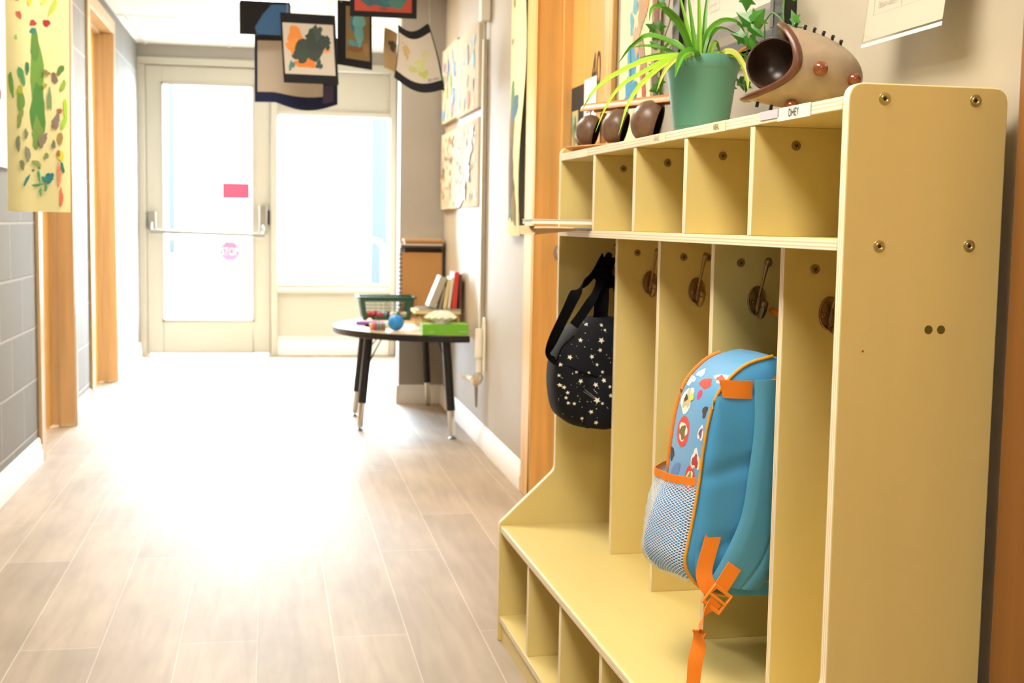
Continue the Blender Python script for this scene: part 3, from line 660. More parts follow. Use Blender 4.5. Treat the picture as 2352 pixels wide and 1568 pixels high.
# ---- white sheet on the left wall, cut by the frame
s = Sheet((XL + 0.004, 4.50, 1.204), Y_, Z_, 0.585, 0.62, lambda u, v: 0.02 * (1 - v) * math.sin(PI * u) * 0.4 + 0.004)
s.base(M_PAPER, 0.001, 10, 10)
for u, v, c in ((0.62, 0.42, '#5a2f2a'), (0.60, 0.70, '#c0574a'), (0.5, 0.62, '#c0574a'), (0.55, 0.35, '#8a2a2a')): s.blob(pm(c), u, v, 0.035, 0.04, 0, 5)
tag(s.build('wall_painting', own=(XL + 0.004, 4.8, 1.204)), 'white paper with dark red dabs on the block wall at far left edge', 'painting')

# ---- paintings on black card hung from the ceiling
def string(par, pts):
    for a in pts: MB().tube([a, (a[0], a[1], ZC)], 0.0008, 5).build('string', mat('nylon_string', '#d8d4cc', 0.4), par)
def clip(mb, a): mb.ball(a, 0.005, 10)
KR = mat('grey_sugar_paper', '#cfc6ba', 0.8); KB = mat('buff_paper', '#b79a6e', 0.8)
# front: orange and dark green
t = thing('hanging_painting', 'hanging painting of orange and dark green paint on black card', 'painting', (0.17, 6.0, 1.655), 'paintings hung from the ceiling')
s = Sheet((0.05, 6.0, 1.655), Vector((1, 0.12, 0)), Z_, 0.25, 0.315, lambda u, v: 0.018 * (1 - v) ** 2 + 0.012 * u, warp=lambda u, v: (u + 0.03 * (1 - v) - 0.03 * v, v))
s.base(M_BLACK, 0.0015, 10, 10)
s.rect(KR, 0.035, 0.95, 0.13, 0.86, 10, 10)
for i, (c, u, v, ru, rv, r, g) in enumerate([('#e08a3a', 0.26, 0.66, 0.14, 0.16, 0.2, 0.25), ('#e8913f', 0.25, 0.52, 0.16, 0.12, 0, 0.25), ('#dd8030', 0.42, 0.30, 0.20, 0.08, 0.1, 0.3), ('#e39a4a', 0.82, 0.50, 0.06, 0.05, -0.4, 0.3), ('#33403a', 0.52, 0.52, 0.26, 0.17, 0.1, 0.38), ('#2c3a36', 0.62, 0.62, 0.20, 0.16, 0.3, 0.42), ('#3a4a44', 0.66, 0.74, 0.08, 0.11, 0, 0.45), ('#31443c', 0.36, 0.40, 0.18, 0.09, 0.3, 0.4), ('#4a7a70', 0.16, 0.25, 0.05, 0.07, -0.5, 0.45), ('#35504a', 0.66, 0.28, 0.06, 0.07, 0, 0.45), ('#2f3f3a', 0.8, 0.60, 0.10, 0.09, 0, 0.4)]): s.blob(pm(c), u, v, ru, rv, r, i + 20, g)
s.build('painted_card', t); string(t, [(0.075, 6.005, 1.962), (0.265, 6.025, 1.962)])
# behind it: blank grey paper on navy card
t = thing('hanging_painting', 'blank grey paper on large navy card hanging behind the orange painting', 'painting', (0.12, 6.4, 1.57), 'paintings hung from the ceiling')
s = Sheet((-0.076, 6.4, 1.60), X_, Z_, 0.40, 0.32, lambda u, v: 0.02 * math.sin(PI * u), warp=lambda u, v: (u, v - (0.11 * math.sin(PI * max(0, (u - 0.25) / 0.75)) * (1 - v) ** 3 if u > 0.25 else 0)))
s.base(M_NAVY, 0.0015, 16, 10); s.rect(mat('dark_mount', '#26262c', 0.8), 0.0, 1.0, 0.9, 1.0); s.rect(KR, 0.035, 0.82, 0.155, 0.92, 8, 8); s.rect(mat('violet_slip', '#4a4466', 0.8), 0.82, 0.95, 0.06, 0.30, 3, 3)
s.build('painted_card', t); string(t, [(-0.05, 6.4, 1.915), (0.29, 6.4, 1.915)])
# back left: blue shape on black
t = thing('hanging_painting', 'black card with a blue cut-out shape, leftmost of the hanging paintings', 'painting', (-0.04, 6.2, 1.89), 'paintings hung from the ceiling')
s = Sheet((-0.142, 6.2, 1.893), Vector((1, 0.03, 0)), Z_, 0.235, 0.157, lambda u, v: 0.01 * u)
s.base(M_BLACK, 0.0015, 6, 4)
s.layer += 1
o = [(0.30, 0.22), (0.34, 0.02), (0.98, 0.0), (0.98, 0.92), (0.62, 0.90), (0.46, 0.62)]
s.mb.add([s.p(a, c, 0.0012) for a, c in o], [tuple(range(6))], s.mi(pm('#3f6a9c', 0.8)))
s.blob(pm('#7fa38a'), 0.62, 0.55, 0.05, 0.14, -0.4, 3); s.blob(pm('#a8b26a'), 0.72, 0.74, 0.06, 0.05, 0.2, 4); s.blob(pm('#5a8a9a'), 0.78, 0.42, 0.09, 0.14, 0, 6)
s.build('painted_card', t); string(t, [(-0.11, 6.2, 2.045), (0.06, 6.2, 2.045)])
# top middle: red and teal
t = thing('hanging_painting', 'black card with red and teal paint, topmost of the hanging paintings', 'painting', (0.5, 5.9, 1.96), 'paintings hung from the ceiling')
s = Sheet((0.352, 5.9, 1.953), X_, Z_, 0.303, 0.21)
s.base(M_BLACK, 0.0015, 4, 4); s.rect(pm('#b8452f'), 0.07, 0.925, 0.12, 0.90)
for i, (c, u, v, ru, rv, r) in enumerate([('#34606c', 0.46, 0.50, 0.30, 0.30, 0), ('#2f6a70', 0.66, 0.42, 0.18, 0.20, 0.2), ('#3a5a66', 0.28, 0.42, 0.14, 0.18, 0), ('#44786f', 0.70, 0.30, 0.12, 0.10, 0), ('#8a4030', 0.5, 0.18, 0.06, 0.03, 0)]): s.blob(pm(c), u, v, ru, rv, r, i + 4, 0.2)
s.build('painted_card', t); string(t, [(0.38, 5.9, 2.155), (0.63, 5.9, 2.155)])
# small brown and turquoise
t = thing('hanging_painting', 'narrow black card with turquoise paint on brown, under the red and teal one', 'painting', (0.40, 6.2, 1.77), 'paintings hung from the ceiling')
s = Sheet((0.312, 6.2, 1.772), Vector((1, 0.25, 0)), Z_, 0.17, 0.30, lambda u, v: 0.012 * (1 - v) * u, warp=lambda u, v: (u, v - 0.06 * u * (1 - v)))
s.base(M_BLACK, 0.0015, 6, 6); s.rect(pm('#8f7448'), 0.24, 0.93, 0.12, 0.92)
for i, (c, u, v, ru, rv, r) in enumerate([('#8a5a38', 0.5, 0.30, 0.22, 0.08, 0), ('#3f7f98', 0.48, 0.70, 0.12, 0.16, 0), ('#79bfc0', 0.62, 0.74, 0.17, 0.16, 0), ('#6fb6bc', 0.62, 0.50, 0.13, 0.16, 0.1), ('#4f9aa0', 0.45, 0.36, 0.16, 0.04, -0.2), ('#a07a50', 0.82, 0.3, 0.08, 0.1, 0)]): s.blob(pm(c), u, v, ru, rv, r, i + 9, 0.28)
s.build('painted_card', t); string(t, [(0.33, 6.2, 2.06), (0.46, 6.23, 2.06)])
# right: flared curling sheet
t = thing('hanging_painting', 'curling grey sheet with pale green paint and black border, rightmost of the hanging paintings', 'painting', (0.68, 6.0, 1.64), 'paintings hung from the ceiling')
s = Sheet((0.563, 6.0, 1.66), Vector((1, -0.15, 0)), Z_, 0.237, 0.28,
          lambda u, v: 0.05 * math.sin(PI * u) * (0.4 + 0.6 * v), warp=lambda u, v: (0.08 + 0.62 * u if False else (u * (0.60 + 0.40 * (1 - v)) + 0.07 * v + 0.03 * math.sin(PI * v)), v * (1.0 + 0.02 * u) - 0.16 * math.sin(PI * min(1, u * 1.05)) * 0.9 + 0.14 * (1 - u) * (1 - v) - 0.06 * u * (1 - v)))
s.base(M_BLACK, 0.0015, 16, 12); s.rect(KR, 0.02, 0.965, 0.15, 0.87, 16, 10)
for i, (c, u, v, ru, rv, r) in enumerate([('#c2a878', 0.22, 0.62, 0.10, 0.13, 0.2), ('#bcc07a', 0.42, 0.36, 0.22, 0.05, 0.1), ('#c6c98a', 0.55, 0.46, 0.14, 0.08, -0.2), ('#b9c06a', 0.62, 0.30, 0.12, 0.06, 0.2), ('#c9c698', 0.7, 0.6, 0.1, 0.06, 0.5)]): s.blob(pm(c), u, v, ru, rv, r, i + 14, 0.4)
s.text(pm('#4a3030'), 'Birdie', 0.70, 0.92, 0.17, 0.215, 0.0014)
s.build('painted_card', t); string(t, [(0.722, 5.965, 1.935), (0.60, 5.985, 1.915)])
# brown curled piece behind its left edge
t = thing('hanging_painting', 'buff curled paper with a dark blot, left behind the pale green curling sheet', 'painting', (0.56, 6.25, 1.75), 'paintings hung from the ceiling')
s = Sheet((0.535, 6.25, 1.76), Vector((1, 0.5, 0)), Z_, 0.075, 0.19, lambda u, v: 0.012 * math.sin(PI * u), warp=lambda u, v: (u + 0.22 * (0.5 - v) ** 2, v + 0.12 * (0.5 - u)))
s.base(KB, 0.0012, 6, 8); s.blob(pm('#4a443c'), 0.6, 0.62, 0.3, 0.14, 0, 2, 0.3); s.build('painted_card', t); string(t, [(0.56, 6.27, 1.95)])

# ---- four canvases on the right wall
CAN = mat('primed_canvas', '#c9bca3', 0.8)
def canvas(y0, y1, z0, z1, lab, seed, cols, n, ru, rv, white=False):
    t = thing('canvas_painting', lab, 'painting', (XR - 0.012, (y0 + y1) / 2, z0), 'canvases on the right wall')
    s = Sheet((XR - 0.0242, y0, z0), -Y_, Z_, y0 - y1, z1 - z0); s.mb.box(XR - 0.024, XR - 0.001, y1, y0, z0, z1, s.mi(CAN)); rd = random.Random(seed)
    for i in range(n):
        s.blob(pm(rd.choice(cols)), rd.uniform(0.08, 0.92), rd.uniform(0.06, 0.92), ru * rd.uniform(0.5, 1.4), rv * rd.uniform(0.5, 1.5), rd.uniform(-0.5, 0.5), seed + i, 0.35, 12)
    return t, s
pale = ['#9fb8dc', '#b8d8c0', '#f0c8b0', '#9cc8e4', '#d9d4c8', '#e8d0b0']
t, s = canvas(7.165, 6.585, 1.575, 1.975, 'canvas with blue and green vertical dabs, upper left of the four', 3, pale + ['#7f9ad0', '#9ad0a0', '#f0a890'], 26, 0.03, 0.06)
for c, u, v, ru, rv in (('#5a86d0', 0.45, 0.72, 0.06, 0.10), ('#5a86d0', 0.85, 0.62, 0.06, 0.11), ('#7ac48a', 0.12, 0.56, 0.06, 0.12), ('#5f86c8', 0.82, 0.28, 0.05, 0.13), ('#7ab0e0', 0.14, 0.12, 0.08, 0.08), ('#8fd08a', 0.62, 0.5, 0.05, 0.12), ('#f09a8a', 0.72, 0.12, 0.05, 0.1), ('#e8c08a', 0.35, 0.4, 0.06, 0.1)): s.blob(pm(c), u, v, ru, rv, 0.1, 2, 0.3)
s.build('stretched_canvas', t)
t, s = canvas(6.575, 5.885, 1.565, 1.960, 'canvas with orange and sky blue dabs and black stroke, upper right of the four', 8, pale, 20, 0.028, 0.05)
for c, u, v, ru, rv in (('#4a4644', 0.54, 0.72, 0.03, 0.12), ('#7fc8e8', 0.78, 0.60, 0.05, 0.10), ('#e8663a', 0.58, 0.16, 0.06, 0.11), ('#a8d4e8', 0.8, 0.82, 0.04, 0.07), ('#d8d68a', 0.32, 0.14, 0.05, 0.09), ('#a8d8d4', 0.12, 0.2, 0.04, 0.12), ('#e0b0a0', 0.5, 0.4, 0.05, 0.08), ('#a89a90', 0.78, 0.3, 0.03, 0.08)): s.blob(pm(c), u, v, ru, rv, 0.05, 4, 0.3)
s.build('stretched_canvas', t)
t, s = canvas(7.165, 6.600, 1.105, 1.515, 'canvas crowded with small tan and rust dabs, lower left of the four', 11, ['#c8a878', '#d8b48a', '#a87050', '#8a6a50', '#e8d0b0', '#c89a80', '#7a5a48'], 70, 0.035, 0.028)
s.build('stretched_canvas', t)
t, s = canvas(6.590, 5.870, 1.110, 1.520, 'canvas with white torn-paper shapes and brown bits, lower right of the four', 17, ['#f4f0e8', '#ffffff', '#f0e8d8', '#8a7050', '#c8b498', '#4a3c30'], 46, 0.03, 0.03)
for u, v, ru, rv in ((0.62, 0.62, 0.10, 0.10), (0.55, 0.50, 0.12, 0.10), (0.7, 0.7, 0.08, 0.12), (0.78, 0.86, 0.06, 0.08), (0.3, 0.08, 0.18, 0.06), (0.45, 0.2, 0.08, 0.12), (0.62, 0.38, 0.08, 0.08)): s.blob(pm('#f8f6f0'), u, v, ru, rv, 0.2, 9, 0.4)
for u, v in ((0.58, 0.75), (0.75, 0.46), (0.07, 0.33), (0.5, 0.24), (0.3, 0.2), (0.74, 0.12), (0.08, 0.55)): s.blob(pm('#4f4030'), u, v, 0.035, 0.03, 0.4, 3, 0.4)
s.build('stretched_canvas', t)

# ---- tall narrow scroll on the right wall
s = Sheet((XR - 0.006, 5.095, 0.985), -Y_, Z_, 0.275, 1.06, lambda u, v: 0.014 + 0.016 * math.sin(PI * u) * (0.6 + 0.4 * math.sin(5 * v)) + 0.010 * math.sin(7 * v) * u, warp=lambda u, v: (u * (0.86 + 0.14 * v), v))
s.base(mat('pale_green_paper', '#d9dcae', 0.8), 0.001, 10, 30)
for i, (c, u, v, ru, rv, r) in enumerate([('#7a6444', 0.45, 0.30, 0.30, 0.22, 0), ('#6a5a3c', 0.5, 0.18, 0.34, 0.12, 0), ('#857048', 0.42, 0.42, 0.24, 0.08, 0), ('#5a7a48', 0.3, 0.09, 0.25, 0.035, 0), ('#5a7a8a', 0.6, 0.47, 0.22, 0.05, 0), ('#6a8a5a', 0.4, 0.52, 0.16, 0.05, 0), ('#b08a6a', 0.2, 0.72, 0.1, 0.012, 0), ('#a8789a', 0.35, 0.96, 0.12, 0.03, 0), ('#b0806a', 0.3, 0.86, 0.08, 0.02, 0), ('#8a7a50', 0.75, 0.1, 0.14, 0.06, 0)]): s.blob(pm(c), u, v, ru, rv, r, i + 30, 0.25)
tag(s.build('painted_scroll', own=(XR - 0.006, 4.95, 0.985)), 'tall narrow scroll painted brown and green on right wall beside wooden door frame', 'painting')
# ---- cream painting by the near side of the door, with a brown striped strip beside it
s = Sheet((XR - 0.004, 3.495, 1.235), -Y_, Z_, 0.300, 0.80, lambda u, v: 0.004 + 0.006 * math.sin(PI * u))
s.base(mat('bright_cream_paper', '#f4eec0', 0.8), 0.001, 8, 12)
for i, (c, u, v, ru, rv) in enumerate([('#3f9ac4', 0.42, 0.21, 0.14, 0.05), ('#4aa0c8', 0.52, 0.30, 0.16, 0.06), ('#3a8fc0', 0.35, 0.16, 0.12, 0.03), ('#6fb4c8', 0.45, 0.42, 0.06, 0.04), ('#6fb4c8', 0.55, 0.48, 0.07, 0.04), ('#7ab8b4', 0.62, 0.60, 0.09, 0.03), ('#e8a050', 0.86, 0.52, 0.10, 0.07), ('#e08a4a', 0.88, 0.70, 0.06, 0.09), ('#d8705a', 0.75, 0.62, 0.08, 0.05), ('#c8a078', 0.74, 0.44, 0.10, 0.05), ('#d4b088', 0.62, 0.36, 0.10, 0.05), ('#b89070', 0.8, 0.28, 0.08, 0.07), ('#c05a4a', 0.84, 0.2, 0.04, 0.06), ('#5aa8c8', 0.40, 0.30, 0.05, 0.06), ('#7ab0b8', 0.78, 0.85, 0.05, 0.08), ('#3f9ac4', 0.6, 0.20, 0.06, 0.03)]): s.blob(pm(c), u, v, ru, rv, 0.15, i + 50, 0.35)
s.rect(pm('#e2dca0'), 0.05, 0.95, 0.655, 0.66)
tag(s.build('wall_painting', own=(XR - 0.004, 3.345, 1.235)), 'bright cream paper with blue and orange dabs beside the wood door', 'painting')
s = Sheet((XR - 0.003, 3.192, 1.235), -Y_, Z_, 0.07, 0.80, lambda u, v: 0.004)
s.base(mat('tan_strip_paper', '#b4a184', 0.8), 0.001, 3, 10)
for i, (c, v) in enumerate([('#8a4a2a', 0.42), ('#9a5a34', 0.48), ('#5a4a50', 0.12), ('#4a3c48', 0.06), ('#6a5040', 0.22), ('#7a5038', 0.36), ('#a0907a', 0.6)]): s.blob(pm(c), 0.5, v, 0.36, 0.06, 0, i, 0.2)
tag(s.build('paper_strip', own=(XR - 0.003, 3.155, 1.235)), 'narrow brown striped paper strip between the cream painting and the black frame', 'painting')

# ---- big black picture frame over the locker
t = thing('picture_frame', 'black framed notice under glass, hung above the locker behind the potted plant', 'picture frame', (XR - 0.02, 2.62, 1.385))
FY0, FY1, FZ0, FZ1 = 2.968, 2.285, 1.385, 2.05
fb = MB(); fw = 0.052; xa, xb = XR - 0.026, XR - 0.002
fb.box(xa, xb, FY0 - fw, FY0, FZ0, FZ1); fb.box(xa, xb, FY1, FY1 + fw, FZ0, FZ1); fb.box(xa, xb, FY1 + fw, FY0 - fw, FZ0, FZ0 + 0.03); fb.box(xa, xb, FY1 + fw, FY0 - fw, FZ1 - fw, FZ1)
fb.build('frame', mat('black_frame', '#191715', 0.35), t, bevel=0.003)
ins = MB()
ins.box(xa - 0.001, xb, FY1 + fw - 0.002, FY1 + fw + 0.014, FZ0 + 0.03, FZ1 - fw); ins.build('inner_lip', mat('grey_lip', '#57534d', 0.4), t)
MB().box(XR - 0.014, XR - 0.010, FY1 + 0.04, FY0 - 0.04, FZ0 + 0.02, FZ1 - 0.03).build('backing', mat('grey_backing', '#8f8a80', 0.5, noise=0.08, nscale=(9, 9, 9)), t)
s = Sheet((XR - 0.0145, FY0 - 0.07, 1.470), -Y_, Z_, FY0 - FY1 - 0.15, 0.50, warp=lambda u, v: (u, v + 0.0 * u))
s.base(mat('notice_paper', '#f6efdd', 0.6), 0.0006, 4, 4); LG = pm('#d9d0c0')
for y0, y1 in ((0.30, 0.42),):
    s.rect(LG, y0, y0 + 0.006, 0.06, 0.5, 1, 1); s.rect(LG, y1, y1 + 0.006, 0.06, 0.5, 1, 1); s.rect(LG, y0, y1, 0.06, 0.066, 1, 1)
for k in range(8): s.rect(LG, 0.315, 0.40, 0.09 + k * 0.03, 0.097 + k * 0.03, 1, 1)
for k in range(5): s.rect(LG, 0.46, 0.6 - 0.02 * (k % 2), 0.2 + k * 0.04, 0.206 + k * 0.04, 1, 1)
s.build('notice', t)
MB().box(XR - 0.020, XR - 0.0185, FY1 + fw - 0.004, FY0 - fw + 0.004, FZ0 + 0.026, FZ1 - fw + 0.004).build('glass', M_GLASS, t)

# ---- plastic sleeve with a timetable, hanging away from the wall
SB = lambda u, v: 0.022 + 0.03 * (1 - v)
t = thing('document_sleeve', 'clear plastic sleeve holding a printed timetable, hung on the wall above the near locker end', 'document', (XR - 0.04, 1.77, 1.31))
s = Sheet((XR - 0.004, 1.893, 1.316), -Y_, Z_, 0.246, 0.318, SB, warp=lambda u, v: (u + 0.045 * v, v))
s.base(mat('timetable_paper', '#c6beae', 0.6), 0.0006, 4, 8, 0.01, 0.985, 0.03, 1.0, 0.0005)
GR = pm('#b9b1a4'); GI = pm('#a59d92')
for v in (0.145, 0.225, 0.305, 0.385): s.rect(GR, 0.10, 0.92, v, v + 0.006, 4, 1)
for u in (0.095, 0.46, 0.92): s.rect(GR, u, u + 0.006, 0.145, 0.9, 1, 6)
for v, a in ((0.165, '2:45 pm - 3:00 pm'), (0.245, '2:30 pm - 2:45 pm'), (0.325, '2:00 pm - 2:30 pm')): s.text(GI, a, 0.16, 0.40, v, v + 0.042, 0.0016)
s.text(GI, 'Quiet', 0.56, 0.70, 0.245, 0.285, 0.0016)
s.build('timetable', t)
s = Sheet((XR - 0.004, 1.893, 1.316), -Y_, Z_, 0.246, 0.318, lambda u, v: SB(u, v) + 0.002, warp=lambda u, v: (u + 0.045 * v, v))
s.base(glass_mat('sleeve_film', (0.97, 0.97, 0.95)), 0.0, 4, 8)
for v0, v1 in ((0.0, 0.018),): s.base(mat('sleeve_seam', '#dcd9c8', 0.3), 0.0006, 4, 1, 0, 1, v0, v1, 0.0004)
for z in (0.26, 0.60):
    o = [(1.0, z), (1.035, z + 0.015), (1.05, z + 0.05), (1.05, z + 0.22), (1.035, z + 0.25), (1.0, z + 0.27)]
    s.mb.add([s.p(a, c, 0.0006) for a, c in o], [tuple(range(6))], s.mi(mat('sleeve_tab', '#e6e0d0', 0.3)))
    s.mb.add([s.p(1.028 + 0.010 * math.cos(q * PI / 6), z + 0.14 + 0.03 * math.sin(q * PI / 6), 0.0012) for q in range(12)], [tuple(range(12))], s.mi(mat('tab_hole', '#5a5044', 0.8)))
s.build('sleeve', t)

# ---- window opener rod in its channel on the right wall
t = thing('window_opener', 'tall white window opener rod with crank handle on the right wall by the table', 'window opener', (XR - 0.02, 5.76, 0.3))
M_ROD = mat('ivory_enamel', '#ece4d2', 0.35)
r = MB(); r.box(XR - 0.022, XR - 0.001, 5.775, 5.80, 0.545, 1.86); r.build('channel', M_ROD, t, bevel=0.003)
r = MB(); r.tube([(XR - 0.018, 5.752, 0.54), (XR - 0.018, 5.752, 2.10)], 0.006, 8); r.build('rod', mat('grey_rod', '#a8a08c', 0.4), t)
r = MB(); r.box(XR - 0.03, XR - 0.001, 5.78, 5.868, 1.965, 2.25); r.box(XR - 0.045, XR - 0.001, 5.70, 5.77, 1.93, 2.2); r.build('gear_box', M_ROD, t, bevel=0.006)
r = MB(); r.tube([(XR - 0.026, 5.735, 0.42), (XR - 0.026, 5.735, 0.55)], 0.021, 14); r.tube([(XR - 0.026, 5.735, 0.35), (XR - 0.026, 5.735, 0.42)], 0.014, 12)
r.tube(smooth_path([(XR - 0.012, 5.735, 0.55), (XR - 0.012, 5.71, 0.60), (XR - 0.012, 5.685, 0.55), (XR - 0.012, 5.685, 0.36)], 5), 0.006, 8); r.build('grip', M_ROD, t)
r = MB(); r.lathe([(0, 0), (0.03, 0), (0.034, 0.006), (0.03, 0.014), (0.016, 0.02), (0, 0.021)], 20, Matrix.Translation((XR - 0.03, 5.735, 0.315)) @ Matrix.Rotation(-PI / 2 + 0.5, 4, 'Y') @ Matrix.Rotation(0.5, 4, 'X')); r.build('crank_hub', mat('nickel', '#c9c2b0', 0.3, metal=0.8), t)
r = MB(); r.tube([(XR - 0.05, 5.76, 0.315), (XR - 0.075, 5.90, 0.312), (XR - 0.08, 5.97, 0.310)], [0.014, 0.009, 0.004], 10); r.build('crank_handle', M_ROD, t)
r = MB(); r.tube([(XR - 0.04, 5.735, 0.29), (XR - 0.038, 5.735, 0.19)], [0.009, 0.005], 8); r.build('shaft_end', M_STEEL, t)

# ================================================================== HALF-ROUND TABLE AND WHAT IS ON IT
TC = (0.928, 6.55); TR = 0.605; TZ = 0.5
t = thing('activity_table', 'low half-round table with black edge and black splayed legs against the right wall', 'table', (0.65, 6.55, 0))
arc = [(TC[0], TC[1] - TR), (TC[0] - 0.02, TC[1] - TR)] + [(TC[0] - 0.03 - (TR - 0.02) * math.sin(a), TC[1] - TR * math.cos(a)) for a in [PI * (i + 1) / 40 for i in range(39)]] + [(TC[0] - 0.02, TC[1] + TR), (TC[0], TC[1] + TR)]
arc = round_poly(arc[:1], [0]) + arc[1:-1] + arc[-1:]
inner = [(TC[0] + (p[0] - TC[0]) * 0.985 , TC[1] + (p[1] - TC[1]) * 0.985) for p in arc]
MB().prism(inner, lambda p, a: (p[0], p[1], a), TZ - 0.03, TZ + 0.0005).build('table_top', mat('maple_laminate', '#d9b98a', 0.3), t)
MB().prism(arc, lambda p, a: (p[0], p[1], a), TZ - 0.034, TZ - 0.001, 0, 0, True).build('edge_band', mat('black_edge_band', '#101012', 0.4), t, bevel=0.004)
feet = [((0.856, 5.985), (0.826, 6.03)), ((0.875, 7.115), (0.84, 7.05)), ((0.43, 6.275), (0.478, 6.31)), ((0.436, 6.745), (0.482, 6.70))]
M_LEG = mat('black_powder_coat', '#121318', 0.3)
for (fx, fy), (tx, ty) in feet:
    f, tp = Vector((fx, fy, 0)), Vector((tx, ty, TZ - 0.034)); at = lambda z: f.lerp(tp, z / (TZ - 0.034))
    l = MB(); l.tube([at(0.135), tp], 0.0215, 16); l = l.build('leg', M_LEG, t)
    m = MB(); m.tube([at(0.018), at(0.14)], 0.0165, 14); m.build('chrome_insert', M_CHROME, l)
    m = MB(); m.tube([at(0.004), at(0.02)], 0.006, 8); m.lathe([(0, 0), (0.017, 0), (0.019, 0.004), (0.010, 0.010), (0, 0.011)], 16, Matrix.Translation(f)); m.build('foot_glide', M_STEEL, l)
    c = Vector((0.72, 6.55, TZ - 0.036)); d = (c - tp); d.z = 0; d.normalize()
    m = MB(); m.tube(smooth_path([at(0.27), at(0.36) + d * 0.04, tp + d * 0.115], 4), 0.0035, 8); m.build('brace', M_DARK, l)

# green lattice basket
bx = thing('storage_basket', 'dark green plastic basket with round holes on the half-round table', 'basket', (0.615, 6.985, TZ), None)
GB = mat('dark_green_plastic', '#174a3c', 0.4)
def wall_pt(side, u, v):
    z = TZ + 0.003 + 0.118 * v; g = 1 + 0.16 * v; wx, wy = 0.128 * g, 0.084 * g
    c = ((-wx, -wy), (wx, -wy), (wx, wy), (-wx, wy)); a, b_ = Vector(c[side]), Vector(c[(side + 1) % 4]); p = a.lerp(b_, u)
    return Vector((0.618 + p.x, 6.975 + p.y, z))
m = MB()
for side, nh in ((0, 9), (1, 6), (2, 9), (3, 6)):
    u0, u1, v0, v1 = 0.09, 0.91, 0.09, 0.84
    for a in ((0, u0, 0, 1), (u1, 1, 0, 1), (u0, u1, 0, v0), (u0, u1, v1, 1)): m.grid(lambda u, v: wall_pt(side, a[0] + (a[1] - a[0]) * u, a[2] + (a[3] - a[2]) * v), 3, 3, 0, 0.0022)
    # honeycomb of round holes: each cell is a ring between its hexagon-like cell border and its hole
    nv = 5; K = 12
    for r_ in range(nv):
        for c_ in range(nh):
            uc0, uc1 = u0 + (u1 - u0) * c_ / nh, u0 + (u1 - u0) * (c_ + 1) / nh; vc0, vc1 = v0 + (v1 - v0) * r_ / nv, v0 + (v1 - v0) * (r_ + 1) / nv
            uc, vc = (uc0 + uc1) / 2, (vc0 + vc1) / 2; outer = []; hole = []
            for k in range(K):
                q = 2 * PI * k / K; cx, sy = math.cos(q), math.sin(q); mm = max(abs(cx), abs(sy))
                outer.append(wall_pt(side, uc + cx / mm * (uc1 - uc0) / 2, vc + sy / mm * (vc1 - vc0) / 2)); hole.append(wall_pt(side, uc + cx * 0.46 * (uc1 - uc0), vc + sy * 0.46 * (vc1 - vc0)))
            m.add(outer + hole, [(k, (k + 1) % K, K + (k + 1) % K, K + k) for k in range(K)], 0)
m.build('lattice_wall', GB, bx)
m = MB(); m.box(0.49, 0.746, 6.892, 7.058, TZ + 0.001, TZ + 0.004); m.build('base', GB, bx)
m = MB(); g = 1.16; wx, wy = 0.128 * g, 0.084 * g
for a in ((-wx - 0.012, wx + 0.012, -wy - 0.012, -wy + 0.003), (-wx - 0.012, wx + 0.012, wy - 0.003, wy + 0.012), (-wx - 0.012, -wx + 0.003, -wy, wy), (wx - 0.003, wx + 0.012, -wy, wy)): m.box(0.618 + a[0], 0.618 + a[1], 6.975 + a[2], 6.975 + a[3], TZ + 0.117, TZ + 0.127)
m.build('rim', GB, bx, bevel=0.003)
rd = random.Random(4)
TOYC = [('#b02030', 'dark red'), ('#d8402c', 'orange red'), ('#8a2038', 'maroon'), ('#c84a6a', 'pink'), ('#6fc0b8', 'turquoise'), ('#7a3020', 'brown'), ('#e8e4da', 'white'), ('#5a9a3a', 'leaf green'), ('#a83050', 'crimson'), ('#c0b49a', 'sand coloured')]
for i, (c, nm) in enumerate(TOYC):
    x = 0.52 + 0.022 * i + rd.uniform(-0.004, 0.004); y = 6.915 + 0.04 * (i % 3); rr = 0.021
    o = MB().ball((x, y, TZ + 0.0045 + rr), rr, 14, 0, (1, 1, 0.9)).build('pom_pom', pm(c), own=(x, y, TZ + 0.0045))
    tag(o, '%s craft ball lying inside the dark green basket' % nm, 'craft ball', 'craft balls in the green basket')
# blue knobbly ball
m = MB(); m.ball((0.0, 0, 0), 0.0385, 28); bc = Vector((0.60, 6.19, TZ + 0.0415)); m.v = [v + bc for v in m.v]
n = 150
for i in range(n):
    zz = 1 - 2 * (i + 0.5) / n; q = i * 2.39996; rr = math.sqrt(1 - zz * zz); d = Vector((rr * math.cos(q), rr * math.sin(q), zz))
    m.tube([bc + d * 0.0375, bc + d * 0.0410], [0.0026, 0.0012], 5)
tag(m.build('spiky_ball', mat('bright_blue_rubber', '#1f86d6', 0.4), own=(bc.x, bc.y, TZ)), 'bright blue knobbly rubber ball on the table front edge', 'ball')
